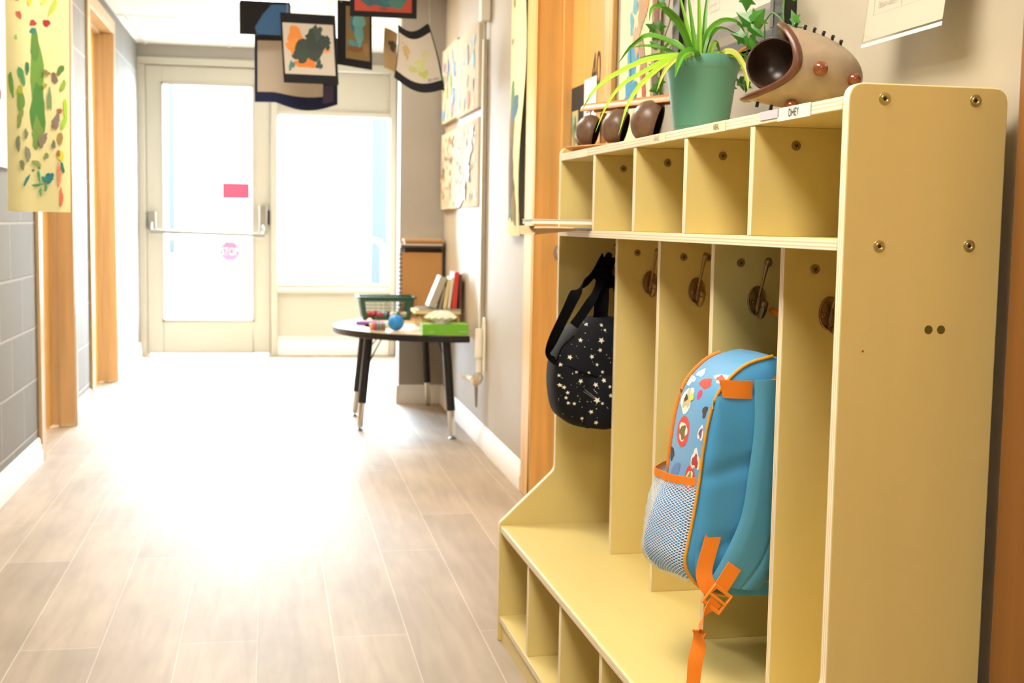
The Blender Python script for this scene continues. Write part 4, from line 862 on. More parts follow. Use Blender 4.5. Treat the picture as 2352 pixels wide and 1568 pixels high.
# tissue box
tb_ = thing('tissue_box', 'green tissue box with a white tissue pulled up, front right corner of the table', 'tissue box', (0.815, 6.02, TZ))
s = Sheet((0.705, 5.966, TZ + 0.001), X_, Z_, 0.218, 0.05)
s.mb.box(0.705, 0.923, 5.9665, 6.085, TZ + 0.001, TZ + 0.051, s.mi(mat('lime_green_card', '#6fb02a', 0.45)))
s.text(pm('#b8dc88'), 'tissue', 0.14, 0.24, 0.2, 0.42, 0.0006); s.text(pm('#b8dc88'), 'tissues', 0.80, 0.96, 0.28, 0.44, 0.0006)
s.build('carton', tb_)
m = MB(); m.disc((0.80, 6.028, TZ + 0.0512), (0, 0, 1), 0.05, 24); m.build('opening', M_DARK, tb_)
def tis(u, v):
    a = 2 * PI * u; lob = 1 + 0.28 * math.sin(2 * a + 2.4) + 0.14 * math.sin(5 * a) + 0.05 * math.sin(13 * a)
    if v < 0.55: k = v / 0.55; r = 0.030 + 0.034 * lob * k * k; h = 0.050 + 0.028 * k + 0.004 * math.sin(11 * a) * k
    else: k = (v - 0.55) / 0.45; r = (0.030 + 0.034 * lob) * (1 - k); h = 0.078 + 0.034 * math.sin(k * PI / 2) + 0.004 * math.sin(11 * a) * (1 - k) + 0.006 * math.sin(4 * a + 1) * math.sin(PI * k)
    return (0.800 + 1.1 * r * math.cos(a), 6.03 + 0.6 * r * math.sin(a), TZ + h)
m = MB(); m.grid(tis, 52, 18, 0)
m.build('tissue', mat('tissue_paper', '#eee8d4', 0.9), tb_)
# clear tray with a flat stack and a row of books
cl = thing('clear_tray', 'clear plastic tray holding the flat books, behind the green tissue box', 'tray', (0.84, 6.46, TZ))
M_CLR = glass_mat('clear_plastic', (0.90, 0.86, 0.78))
m = MB()
for sgn in (0,):
    P = [(0.735, 6.36, 0.95, 6.56)]
x0, y0, x1, y1 = 0.735, 6.36, 0.948, 6.56
for (a, b_, c, d) in (((x0, y0), (x1, y0), 0, 0), ((x1, y0), (x1, y1), 0, 0), ((x1, y1), (x0, y1), 0, 0), ((x0, y1), (x0, y0), 0, 0)):
    m.grid(lambda u, v: (a[0] + (b_[0] - a[0]) * u + (0.02 * (1 - v) if a[0] == b_[0] == x0 else 0), a[1] + (b_[1] - a[1]) * u, TZ + 0.002 + 0.070 * v), 4, 3, 0, 0.0015)
m.box(x0 + 0.02, x1, y0, y1, TZ + 0.001, TZ + 0.003)
m.build('tray_wall', M_CLR, cl)
MB().box(0.785, 0.93, 6.39, 6.53, TZ + 0.0035, TZ + 0.058).build('brown_lining', mat('kraft_card', '#a9855a', 0.8), cl)
def book(name, x0, x1, y0, y1, z0, z1, cov, lab, grp=None, mx=None, pages='#e9e2d0', cat='book'):
    t_ = thing(name, lab, cat, ((x0 + x1) / 2, (y0 + y1) / 2, z0), grp)
    th = min(x1 - x0, z1 - z0); c = min(0.002, th * 0.2); m1, m2 = MB(), MB()
    if (x1 - x0) < (z1 - z0):   # standing, covers on the x sides, spine to the front
        m1.box(x0, x0 + c, y0, y1, z0, z1); m1.box(x1 - c, x1, y0, y1, z0, z1); m1.box(x0 + c, x1 - c, y0, y0 + c, z0, z1); m2.box(x0 + c, x1 - c, y0 + c, y1 - 0.003, z0 + 0.002, z1 - 0.003)
    else:
        m1.box(x0, x1, y0, y1, z0, z0 + c); m1.box(x0, x1, y0, y1, z1 - c, z1); m1.box(x0, x0 + c, y0, y1, z0 + c, z1 - c); m2.box(x0 + c, x1 - 0.003, y0 + 0.003, y1 - 0.003, z0 + c, z1 - c)
    if mx:
        for q in (m1, m2): q.v = [mx @ v for v in q.v]
    m1.build('cover', pm(cov, 0.5), t_); m2.build('pages', pm(pages), t_)
    return t_
book('book', 0.712, 0.945, 6.35, 6.57, TZ + 0.073, TZ + 0.090, '#c9b98a', 'thick cream book lying flat on the clear tray', 'books lying flat on the tray', pages='#d9cc9a')
book('book', 0.735, 0.948, 6.37, 6.575, TZ + 0.0905, TZ + 0.098, '#6a6a58', 'thin dark book lying flat on the thick cream book', 'books lying flat on the tray')
bz = TZ + 0.0985
def lean(x, deg): return Matrix.Translation((x, 0, bz)) @ Matrix.Rotation(math.radians(deg), 4, 'Y') @ Matrix.Translation((-x, 0, -bz))
grp = 'books standing on the flat stack'
for xr_, w_, h_, dg_, y1_, cov, lab in (
    (0.8126, 0.036, 0.165, 22, 6.50, '#a9a292', 'wide grey book leaning far over, leftmost of the standing books'), (0.8445, 0.013, 0.110, 13, 6.52, '#8a8274', 'small grey book leaning between the wide grey book and the yellow one'),
    (0.8705, 0.018, 0.150, 9, 6.55, '#d8c890', 'book with pale yellow cover standing behind the white one'), (0.8899, 0.014, 0.158, 7, 6.52, '#dcd4c8', 'thin white and grey book standing left of the red book'),
    (0.9222, 0.024, 0.185, 4, 6.53, '#c83a34', 'tall bright red book in the standing row'), (0.9460, 0.012, 0.172, 1, 6.54, '#5a3430', 'dark maroon book at the wall end of the standing row')):
    book('book', xr_ - w_, xr_, 6.37, y1_, bz, bz + h_, cov, lab, grp, lean(xr_, dg_))
# carton, boards and papers behind
m = MB(); m.box(0.735, 0.945, 7.134, 7.181, TZ + 0.001, TZ + 0.388); tag(m.build('cardboard_box', mat('dark_carton', '#4a3a30', 0.8), own=(0.84, 7.16, TZ)), 'dark brown box standing in corner behind the spiral sketchbook', 'box')
z = TZ + 0.3885
for nm, x0, x1, th, c, lab in (('portfolio', 0.712, 0.948, 0.012, '#3a302c', 'dark portfolio lying on the dark brown box'), ('sketch_pad', 0.705, 0.945, 0.010, '#c9c0b0', 'grey pad lying on the dark portfolio'), ('portfolio', 0.735, 0.948, 0.012, '#8a6440', 'brown board lying below the top pad, above the grey pad'), ('drawing_pad', 0.728, 0.950, 0.014, '#c79a64', 'tan pad printed with red marks, topmost on the brown box')):
    s = Sheet((x0, 7.085, z + th), X_, Y_, x1 - x0, 0.11); s.mb.box(x0, x1, 7.085, 7.195, z, z + th, s.mi(pm(c, 0.6)))
    if nm == 'drawing_pad':
        s.rect(pm('#e8dcb8'), 0.02, 0.98, 0.02, 0.98); r2 = random.Random(9)
        for i in range(14): s.blob(pm('#c8443a'), r2.uniform(0.15, 0.75), r2.uniform(0.1, 0.9), 0.05, 0.06, 0, i, 0.4)
    tag(s.build(nm, own=((x0 + x1) / 2, 7.14, z)), lab, 'pad' if 'pad' in nm else 'portfolio', 'pads stacked on the brown box'); z += th + 0.0005
sk = thing('spiral_sketchbook', 'tan spiral-bound sketchbook standing upright behind the green basket', 'sketchbook', (0.83, 7.108, TZ))
tilt = Matrix.Translation((0, 7.105, TZ)) @ Matrix.Rotation(math.radians(-0.8), 4, 'X') @ Matrix.Translation((0, -7.105, -TZ))
m = MB(); m.box(0.714, 0.944, 7.100, 7.104, TZ + 0.001, TZ + 0.362, 0, None, tilt); m.build('cover', mat('kraft_board', '#b98a52', 0.7), sk)
m = MB(); m.box(0.716, 0.940, 7.104, 7.116, TZ + 0.002, TZ + 0.360, 0, None, tilt); m.build('pages', M_PAPER, sk)
m = MB()
for k in range(15):
    zc = TZ + 0.02 + k * 0.0235; m.tube([tilt @ Vector((0.716 + 0.013 * math.cos(q) - 0.006, 7.108 + 0.011 * math.sin(q), zc)) for q in [2 * PI * i / 12 for i in range(13)]], 0.003, 6, 0, False)
m.build('spiral_binding', M_DARK, sk)
# bits and pieces on the table top
s = Sheet((0.47, 6.42, TZ + 0.001), X_, Y_, 0.26, 0.20); s.base(M_PAPER, 0.0006, 2, 2); s.blob(pm('#e8b0a0'), 0.5, 0.5, 0.2, 0.2, 0, 3)
tag(s.build('paper_sheet', own=(0.6, 6.5, TZ)), 'white paper sheet lying flat in the middle of the table', 'paper')
s = Sheet((0.66, 6.22, TZ + 0.0012), Vector((1, 0.25, 0)), Vector((-0.25, 1, 0)), 0.16, 0.14, lambda u, v: 0.003 * math.sin(3 * u)); s.base(pm('#e8b8a8'), 0.0006, 4, 4)
tag(s.build('paper_sheet', own=(0.72, 6.28, TZ)), 'pink paper sheet lying just behind the blue ball', 'paper')
s = Sheet((0.37, 6.36, TZ + 0.001), Vector((1, -0.2, 0)), Vector((0.2, 1, 0)), 0.12, 0.28); s.base(M_PAPER, 0.0006, 2, 2)
for i, (u, v) in enumerate(((0.3, 0.2), (0.6, 0.5), (0.4, 0.7))): s.blob(pm('#d8806a'), u, v, 0.12, 0.05, 0.4, i)
tag(s.build('paper_sheet', own=(0.42, 6.5, TZ)), 'white painted paper at rounded left end of the table', 'paper')
m = MB(); cols = ['#c8d0b0', '#e0b070', '#e07050', '#d85a78', '#b04a70', '#7aa890', '#5f8a80', '#88a898', '#c05a50', '#6f9088', '#88a090']
t_ = thing('coil_toy', 'rainbow coloured coil toy lying left of the blue ball', 'toy', (0.515, 6.2, TZ))
for i, c in enumerate(cols):
    a = MB(); x = 0.476 + 0.0072 * i
    a.tube([(x, 6.215 + 0.0175 * math.cos(q), TZ + 0.0205 + 0.0175 * math.sin(q)) for q in [2 * PI * j / 16 for j in range(17)]], 0.0034, 6, 0, False); a.build('coil_ring', pm(c, 0.4), t_)
m = MB(); m.tube(smooth_path([(0.435, 6.55, TZ + 0.012), (0.49, 6.50, TZ + 0.014), (0.53, 6.53, TZ + 0.012), (0.57, 6.50, TZ + 0.012)], 6), [0.011] * 19, 10)
tag(m.build('purple_toy', pm('#7a3fa0', 0.4), own=(0.5, 6.52, TZ)), 'purple soft plastic toy lying in front of green basket', 'toy')
for i, (x, y, c, lab) in enumerate(((0.505, 6.62, '#f4f4f0', 'white craft ball on the table beside the purple toy'), (0.575, 6.42, '#e8e0d0', 'ivory craft ball on the table, just behind the blue ball'))):
    tag(MB().ball((x, y, TZ + 0.016), 0.0155, 14).build('craft_ball', pm(c), own=(x, y, TZ)), lab, 'craft ball')
m = MB(); m.lathe([(0, 0), (0.035, 0), (0.038, 0.006), (0.034, 0.012), (0, 0.012)], 20, Matrix.Translation((0.575, 6.62, TZ + 0.0005))); tag(m.build('wooden_disc', pm('#c89a60', 0.5), own=(0.575, 6.62, TZ)), 'round tan wooden disc lying in front of the green basket', 'toy')

# ================================================================== ON TOP OF THE LOCKER
SH = 1.2048                                 # height of the top shelf
# ---- spider plant in a green pot
t = thing('potted_plant', 'spider plant with long arching leaves in a green plastic pot on the locker', 'potted plant', (0.818, 2.385, SH))
M_POT = mat('green_plastic_pot', '#5b9282', 0.38)
m = MB(); pc = Vector((0.818, 2.385, SH))
m.lathe([(0, 0.001), (0.050, 0.001), (0.0515, 0.004), (0.0525, 0.020), (0.0535, 0.0205), (0.0655, 0.112), (0.0672, 0.116), (0.0682, 0.124), (0.0705, 0.128), (0.0720, 0.131), (0.0745, 0.150), (0.0740, 0.1525), (0.0715, 0.1525), (0.0690, 0.146), (0.0645, 0.118), (0.063, 0.115)], 48, Matrix.Translation(pc))
m.build('pot', M_POT, t)
m = MB(); m.lathe([(0, 0.128), (0.03, 0.130), (0.067, 0.125)], 28, Matrix.Translation(pc)); m.build('soil', mat('potting_soil', '#3a2c1e', 0.95, noise=0.3, nscale=(90, 90, 90)), t)
LEAVES = [
('a', [(0.808, 2.383, 1.335), (0.805, 2.38, 1.351), (0.797, 2.39, 1.418), (0.784, 2.4, 1.517)], 0.0085),
('b', [(0.812, 2.38, 1.335), (0.803, 2.36, 1.36), (0.801, 2.36, 1.422), (0.795, 2.36, 1.527)], 0.0085),
('a', [(0.82, 2.385, 1.335), (0.818, 2.38, 1.351), (0.826, 2.4, 1.437), (0.841, 2.42, 1.524)], 0.0085),
('b', [(0.815, 2.39, 1.335), (0.808, 2.4, 1.353), (0.797, 2.42, 1.422), (0.774, 2.44, 1.524)], 0.0075),
('a', [(0.812, 2.375, 1.335), (0.789, 2.36, 1.364), (0.762, 2.348, 1.409), (0.736, 2.336, 1.431), (0.711, 2.324, 1.439), (0.692, 2.312, 1.432), (0.684, 2.3, 1.409)], 0.0125),
('a', [(0.812, 2.38, 1.335), (0.784, 2.37, 1.361), (0.752, 2.383, 1.384), (0.712, 2.395, 1.396), (0.682, 2.407, 1.378), (0.658, 2.42, 1.343)], 0.0105),
('a', [(0.81, 2.38, 1.335), (0.78, 2.37, 1.349), (0.749, 2.4, 1.371), (0.723, 2.43, 1.382), (0.697, 2.46, 1.382)], 0.0085),
('a', [(0.81, 2.385, 1.335), (0.771, 2.37, 1.35), (0.749, 2.425, 1.366), (0.716, 2.48, 1.365)], 0.0075),
('l', [(0.80, 2.37, 1.335), (0.764, 2.345, 1.353), (0.73, 2.34, 1.350), (0.682, 2.345, 1.338), (0.625, 2.35, 1.308), (0.593, 2.355, 1.279), (0.574, 2.36, 1.247)], 0.0105),
('l', [(0.80, 2.37, 1.335), (0.760, 2.332, 1.351), (0.728, 2.328, 1.343), (0.684, 2.322, 1.319), (0.641, 2.315, 1.293), (0.611, 2.308, 1.256), (0.587, 2.3, 1.204)], 0.0085),
('l', [(0.80, 2.365, 1.335), (0.762, 2.325, 1.350), (0.726, 2.318, 1.337), (0.678, 2.3, 1.299), (0.644, 2.28, 1.258), (0.62, 2.26, 1.197)], 0.0095),
('y', [(0.80, 2.36, 1.335), (0.768, 2.318, 1.354), (0.740, 2.303, 1.343), (0.716, 2.297, 1.318), (0.699, 2.29, 1.281)], 0.0095),
('a', [(0.81, 2.36, 1.335), (0.775, 2.305, 1.356), (0.75, 2.293, 1.350), (0.738, 2.287, 1.329), (0.730, 2.28, 1.305)], 0.0135),
('a', [(0.815, 2.385, 1.335), (0.815, 2.38, 1.360), (0.829, 2.385, 1.406), (0.858, 2.39, 1.43), (0.891, 2.395, 1.429), (0.91, 2.4, 1.409)], 0.0105),
('a', [(0.82, 2.385, 1.335), (0.82, 2.38, 1.362), (0.834, 2.393, 1.399), (0.86, 2.407, 1.419), (0.901, 2.42, 1.412)], 0.0085),
('y', [(0.82, 2.375, 1.335), (0.832, 2.33, 1.356), (0.853, 2.318, 1.360), (0.871, 2.312, 1.338), (0.879, 2.305, 1.313), (0.88, 2.3, 1.288)], 0.0125),
('a', [(0.825, 2.385, 1.335), (0.84, 2.38, 1.359), (0.891, 2.4, 1.369), (0.930, 2.415, 1.366)], 0.0085),
('a', [(0.82, 2.37, 1.335), (0.808, 2.34, 1.352), (0.83, 2.325, 1.358), (0.861, 2.31, 1.350)], 0.009),
('b', [(0.82, 2.39, 1.335), (0.845, 2.42, 1.37), (0.87, 2.46, 1.40), (0.90, 2.51, 1.38)], 0.009),
('b', [(0.815, 2.395, 1.335), (0.80, 2.43, 1.37), (0.785, 2.48, 1.40), (0.77, 2.54, 1.37)], 0.009),
]
M_LEAF = {'a': mat('leaf_green', '#57951f', 0.4), 'b': mat('leaf_mid_green', '#7eb02c', 0.4), 'l': mat('leaf_lime', '#a9d23a', 0.42), 'y': mat('leaf_yellow_green', '#b7bf52', 0.45)}
M_STRIPE = mat('leaf_pale_stripe', '#b9d46a', 0.45)
def leaf_strip(path, wd, mats_i):
    Q = smooth_path(path, 7); L = len(Q); mb = MB(); T = [(Q[min(i + 1, L - 1)] - Q[max(i - 1, 0)]).normalized() for i in range(L)]
    def side(i):
        a = T[i].cross(Z_ if abs(T[i].z) < 0.93 else Vector((0.3, 1, 0))); 
        if a.length < 1e-4: a = Vector((1, 0, 0))
        a.normalize()
        view = Vector((-0.18, -1, 0.1)).normalized(); b = T[i].cross(view)
        if b.length > 1e-3: a = (a * 0.35 * (1 if a.dot(b) > 0 else -1) + b.normalized() * 0.65).normalized()
        return a
    S = [side(i) for i in range(L)]
    for i in range(1, L):
        if S[i].dot(S[i - 1]) < 0: S[i] = -S[i]
    def fn(u, v):
        i = min(L - 1, int(round(u * (L - 1)))); x = u
        ww = wd * (0.62 + 0.5 * min(1, x * 3)) * (1 - max(0, (x - 0.45) / 0.55) ** 1.7) + 0.0004
        up = S[i].cross(T[i]); c = v - 0.5
        return Q[i] + S[i] * ww * c + up * ww * 0.55 * abs(c)
    mb.grid(fn, L - 1, 4, 0, 0.0006)
    return mb
for k, path, wd in LEAVES:
    leaf_strip(path, wd, 0).build('leaf', M_LEAF[k], t)
MB().tube(smooth_path([(0.855, 2.375, 1.33), (0.863, 2.37, 1.352), (0.895, 2.385, 1.374), (0.918, 2.393, 1.388), (0.930, 2.40, 1.397)], 6), [0.0032] * 18 + [0.0034] * 5 + [0.0045, 0.004], 8).build('dry_stalk', mat('dry_stalk', '#b57a2a', 0.6), t)

# ---- ivy garland strands around the frame
M_IVY = mat('ivy_leaf', '#3f7d24', 0.35, noise=0.2, nscale=(70, 70, 70)); M_IVYS = mat('ivy_stem', '#4f8a3a', 0.5)
IV = [(0, -0.10), (0.16, -0.34), (0.46, -0.24), (0.40, 0.08), (0.62, 0.32), (0.31, 0.37), (0, 0.92), (-0.31, 0.37), (-0.62, 0.32), (-0.40, 0.08), (-0.46, -0.24), (-0.16, -0.34)]
def ivy_leaf(mb, c, size, ang, yawd=0.0):
    c = Vector(c) + Vector((-0.016, 0, 0)); yawd = -0.95 + yawd * 0.6; U = Vector((0, -1, 0)) * math.cos(yawd) + Vector((-1, 0, 0)) * math.sin(yawd); V = Vector((-0.25, 0, 1)).normalized()
    N = U.cross(V); ca, sa = math.cos(ang), math.sin(ang)
    def P(x, y): 
        a, b = x * ca - y * sa, x * sa + y * ca
        return c + U * a * size + V * b * size + N * (-0.45 * abs(x) * size - 0.2 * y * y * size)
    vs = [P(0, 0.2)] + [P(x, y) for x, y in IV]; n = len(IV)
    mid = [P((x) * 0.5, 0.2 + (y - 0.2) * 0.5) for x, y in IV]
    mb.add([vs[0]] + mid + vs[1:], [(0, 1 + k, 1 + (k + 1) % n) for k in range(n)] + [(1 + k, 1 + n + k, 1 + n + (k + 1) % n, 1 + (k + 1) % n) for k in range(n)], 0, False)
def ivy(lab, base, stems, leaves):
    t = thing('ivy_garland', lab, 'garland', base)
    mb = MB()
    for st in stems: mb.tube(smooth_path(st, 6), 0.0014, 6)
    mb.build('stem', M_IVYS, t)
    mb = MB()
    for c, sz, a, y in leaves: ivy_leaf(mb, c, sz, a, y)
    mb.build('leaves', M_IVY, t)
ivy('artificial ivy strand trailing down the wall left of the black frame', (0.945, 3.03, 1.33),
    [[(0.936, 2.95, 1.62), (0.94, 3.001, 1.554), (0.95, 3.016, 1.531), (0.952, 3.058, 1.5), (0.952, 3.072, 1.473), (0.952, 3.05, 1.428), (0.952, 3.07, 1.378), (0.952, 3.05, 1.327)], [(0.952, 3.016, 1.531), (0.95, 2.99, 1.51)], [(0.952, 3.0, 1.47), (0.952, 3.05, 1.455)]],
    [((0.94, 3.013, 1.565), 0.026, 0.3, 0.4), ((0.935, 3.045, 1.512), 0.026, 1.0, -0.3), ((0.935, 3.005, 1.508), 0.027, -0.4, 0.6), ((0.938, 3.035, 1.496), 0.024, 2.2, 0.2), ((0.94, 3.045, 1.470), 0.022, 0.8, 0), ((0.94, 3.055, 1.41), 0.026, 0.5, 0.2), ((0.94, 3.03, 1.367), 0.028, 1.8, 0.3), ((0.94, 3.01, 1.38), 0.024, -0.6, 0.4), ((0.94, 3.04, 1.335), 0.026, 2.6, 0.2), ((0.935, 3.02, 1.318), 0.026, 3.4, 0.4)])
ivy('artificial ivy strand hanging over lower right corner of the black frame', (0.935, 2.35, 1.30),
    [[(0.936, 2.248, 1.49), (0.934, 2.275, 1.449), (0.932, 2.266, 1.415), (0.934, 2.30, 1.43), (0.934, 2.33, 1.44), (0.932, 2.36, 1.427)], [(0.932, 2.266, 1.47), (0.932, 2.266, 1.415), (0.932, 2.24, 1.404), (0.94, 2.20, 1.394)], [(0.932, 2.36, 1.427), (0.93, 2.352, 1.39), (0.932, 2.37, 1.37), (0.932, 2.36, 1.345), (0.93, 2.40, 1.34)], [(0.93, 2.40, 1.41), (0.928, 2.44, 1.38), (0.93, 2.47, 1.36), (0.93, 2.505, 1.345)], [(0.93, 2.37, 1.37), (0.92, 2.42, 1.362), (0.925, 2.43, 1.35), (0.925, 2.41, 1.345)], [(0.93, 2.50, 1.36), (0.925, 2.44, 1.345), (0.93, 2.42, 1.33)]],
    [((0.925, 2.405, 1.478), 0.030, 2.9, 0.3), ((0.92, 2.370, 1.428), 0.036, 0.9, 0.3), ((0.918, 2.335, 1.426), 0.034, -0.9, 0.5), ((0.918, 2.345, 1.412), 0.030, -2.4, 0.4), ((0.925, 2.415, 1.404), 0.030, 1.2, 0.2), ((0.922, 2.372, 1.394), 0.028, 3.2, 0.3), ((0.935, 2.188, 1.402), 0.024, 0.2, 0.9), ((0.935, 2.184, 1.445), 0.022, 0.3, 0.2), ((0.93, 2.215, 1.458), 0.024, -1.2, 0.2), ((0.925, 2.506, 1.330), 0.024, 2.9, 0.5), ((0.925, 2.425, 1.322), 0.024, 3.3, 0.6), ((0.925, 2.392, 1.313), 0.022, 2.8, 0.7), ((0.925, 2.475, 1.318), 0.020, 3.0, 0.4)])

# ---- wooden spiky creature with a coconut bowl in its mouth
t = thing('wooden_creature', 'carved wooden creature with open mouth, black spikes and round brown feet', 'ornament', (0.83, 1.93, SH))
AX = Vector((0.90, -0.33, -0.20)).normalized(); CEN = Vector((0.792, 1.93, 1.2885))
a1 = Z_ - AX * Z_.dot(AX); a1.normalize(); a2 = AX.cross(a1).normalized()     # up, and across
RB = 0.0625
def cr(r, q, h):
    """q = 0 up, pi/2 towards the viewer"""
    return CEN + AX * h + a1 * r * math.cos(q) - a2 * r * math.sin(q) * (1 if a2.y > 0 else -1)
def lip(q): return 0.022 * math.sin(q) ** 2 - 0.014 * abs(math.cos(q)) ** 1.6 - (0.030 if math.cos(q) < 0 else 0.0) * (math.cos(q) ** 2)
def bodyr(s_): return RB * (1 - s_ ** 2.3) ** 0.5 if s_ < 1 else 0
m = MB(); N = 48; K = 14; LEN = 0.128
def body(u, v):
    q = 2 * PI * u; s_ = v; h0 = lip(q); h = h0 + (LEN - h0) * math.sin(s_ * PI / 2); rr = bodyr(max(0.0, (h / LEN)) if h > 0 else 0.0); 
    if v >= 1: rr = 0.0
    if h <= 0: rr = RB * (1 + 0.0 * h)
    return cr(rr, q, h)
m.grid(body, N, K)
m.build('body', mat('pale_brown_gourd', '#98846d', 0.4, noise=0.12, nscale=(40, 40, 40)), t)
m = MB()
rim = [cr(RB * 1.01, q, lip(q)) for q in [2 * PI * i / 64 for i in range(64)]]; rim.append(rim[0])
def rimfn(u, v):
    q = 2 * PI * u; b_ = 2 * PI * v; h = lip(q)
    return cr(RB * 0.985 + 0.0048 * math.cos(b_), q, h + 0.0078 * math.sin(b_))
m.grid(rimfn, 72, 10); m.build('lip', mat('dark_brown_wood', '#5c3622', 0.35, noise=0.15, nscale=(60, 60, 60)), t)
m = MB(); bmx = Matrix.Translation(Vector((0.790, 1.945, 1.287))) @ (Vector((-0.52, -0.84, 0.10)).to_track_quat('Z', 'Y').to_matrix().to_4x4())
m.lathe([(0, -0.020), (0.020, -0.017), (0.034, -0.004), (0.041, 0.014), (0.0425, 0.030), (0.041, 0.034), (0.0385, 0.034), (0.037, 0.028), (0.034, 0.014), (0.026, 0.0), (0.014, -0.008), (0, -0.010)], 36, bmx)
m.build('coconut_bowl', mat('coconut_shell_dark', '#3b2a20', 0.3, noise=0.2, nscale=(50, 50, 50)), t)
m = MB(); m.tube([CEN + AX * -0.020 + Vector((0, -0.01, -0.048)), CEN + AX * 0.01 + Vector((0, -0.02, -0.028))], 0.0013, 6); m.build('thread', M_DARK, t)
M_BEAD = mat('chestnut_bead', '#7a3c1c', 0.16, coat=0.5)
for q, h, r in ((PI * 0.50, 0.058, 0.0115), (PI * 0.52, 0.113, 0.0105), (PI * 0.84, 0.030, 0.0115), (-PI * 0.50, 0.060, 0.0115), (-PI * 0.80, 0.030, 0.0115)):
    rr = bodyr(h / LEN); c = cr(rr + r * 0.75, q, h); MB().ball(c, r, 24).build('foot_bead', M_BEAD, t)
for i, h in enumerate((0.008, 0.022, 0.037, 0.052, 0.067, 0.081)):
    rr = bodyr(h / LEN); m = MB(); p0, p1 = cr(rr - 0.002, 0.25, h), cr(rr + 0.0075, 0.25, h - 0.001); m.tube([p0, p0.lerp(p1, 0.5), p0.lerp(p1, 0.7), p1], [0.0024, 0.0022, 0.0036, 0.0026], 6); m.build('spike', M_DARK, t)
for h in (-0.022, 0.0):
    m = MB(); p0, p1 = cr(RB, PI * 0.97, h), cr(RB + 0.008, PI * 0.97, h); m.tube([p0, p1], [0.0026, 0.0030], 6); m.build('spike', M_DARK, t)

# ---- bamboo rack with coconut shell bells
t = thing('coconut_bell_rack', 'bamboo rack with a row of hanging brown coconut shell bells on the locker', 'instrument', (0.79, 2.86, SH))
E0, E1 = Vector((0.728, 3.005, 0)), Vector((0.862, 2.665, 0)); D = (E1 - E0).normalized(); NRM = Vector((-D.y, D.x, 0)); NRM = NRM if NRM.x > 0 else -NRM
M_BAM = mat('orange_bamboo', '#c98a4a', 0.4, noise=0.18, nscale=(60, 10, 60))
def trough(p0, p1, r, up, z):
    """half tube of split bamboo; up = 1 opens downwards"""
    mb = MB()
    def fn(u, v):
        a = PI * (v * 0.9 + 0.05); p = p0.lerp(p1, u); return Vector((p.x, p.y, z)) + NRM * r * math.cos(a) + Z_ * r * math.sin(a) * up
    mb.grid(fn, 8, 12, 0, 0.003 * up); return mb
Q0, Q1 = E0 + NRM * 0.022, E1 + NRM * 0.022
trough(Q0, Q1, 0.020, 1, 1.300).build('top_rail', M_BAM, t)
b0, b1 = E0 - D * 0.02 + NRM * 0.022, E1 + NRM * 0.022
mb = MB()
mb.grid(lambda u, v: Vector((b0.lerp(b1, u).x, b0.lerp(b1, u).y, SH + 0.0035 + 0.018 * (1 - min(1, u * 5)) * (v ** 2) + 0.012 * abs(2 * v - 1) ** 2)) + NRM * 0.052 * (2 * v - 1), 20, 8, 0, 0.003)
mb.build('base', M_BAM, t)
for u in (0.10, 0.93):
    p = Q0.lerp(Q1, u) + NRM * 0.02; MB().tube([(p.x, p.y, SH + 0.004), (p.x, p.y, 1.300)], 0.008, 10).build('post', M_BAM, t)
M_COCO = mat('polished_coconut', '#735846', 0.34, noise=0.22, nscale=(60, 60, 60), bump=0.15, bscale=90)
M_COCI = mat('coconut_inside', '#1d1612', 0.7)
for x, y, z, r, h in ((0.745, 2.975, 1.2555, 0.0320, 0.0385), (0.784, 2.868, 1.2580, 0.0345, 0.0425), (0.828, 2.760, 1.2640, 0.0405, 0.0485)):
    mx = Matrix.Translation((x, y, z)) @ Matrix.Rotation(math.atan2(D.y, D.x), 4, 'Z')
    mx = Matrix.Translation((x, y, z)) @ Vector((-0.82, 0.48, 0.26)).to_track_quat('Z', 'Y').to_matrix().to_4x4()
    def shell(u, v, k=1.0):
        a = 2 * PI * u; th = PI * (0.01 + 0.66 * v)        # ball with its mouth turned away to the right
        return mx @ Vector((r * k * math.sin(th) * math.cos(a) * (0.96 if v < 1 else 0.9), h * k * math.sin(th) * math.sin(a), r * 1.05 * k * math.cos(th)))
    b_ = MB(); b_.grid(lambda u, v: shell(u, v), 32, 14, 0); b_.grid(lambda u, v: shell(u, v, 0.92), 32, 14, 1)
    b_.grid(lambda u, v: Vector(shell(u, 1)).lerp(shell(u, 1, 0.92), v), 32, 1, 1)
    bell = b_.build('coconut_bell', [M_COCO, M_COCI], t)
    MB().tube([(x, y, z + h * 0.7), (x + 0.004, y, 1.316)], 0.0012, 6).build('cord', M_DARK, bell)

# ---- papers on the middle shelf, sticking out of the far cubby
ZP = 1.0222
t = lthing('kraft_paper', 'crumpled brown paper sticking out of the far cubby under the notebook', 'paper', (-0.31, 1.38, ZP))
m = MB(); m.grid(lambda u, v: (-0.395 + 0.255 * u + 0.012 * math.sin(9 * v), 1.27 + 0.20 * v - 0.03 * (1 - u), ZP + 0.0012 + (0.010 * math.sin(11 * v + 1) + 0.004 * math.sin(23 * v) - 0.012 * (0.6 - u)) * max(0, 0.62 - u) * 1.5 - (0.0 if u > 0.45 else 0.0)), 14, 24, 0, 0.0008)
m.v = [Vector((v.x, v.y, max(v.z, ZP + 0.0003))) if v.x > XU - 0.004 else v for v in m.v]
m.build('sheet', mat('kraft_paper', '#d8b890', 0.8), t)
t = lthing('notebook', 'white notebook lying in the far cubby and overhanging its front edge', 'notebook', (-0.28, 1.38, ZP + 0.012))
mx = Matrix.Translation((-0.28, 1.38, ZP + 0.012)) @ Matrix.Rotation(-0.10, 4, 'Z')
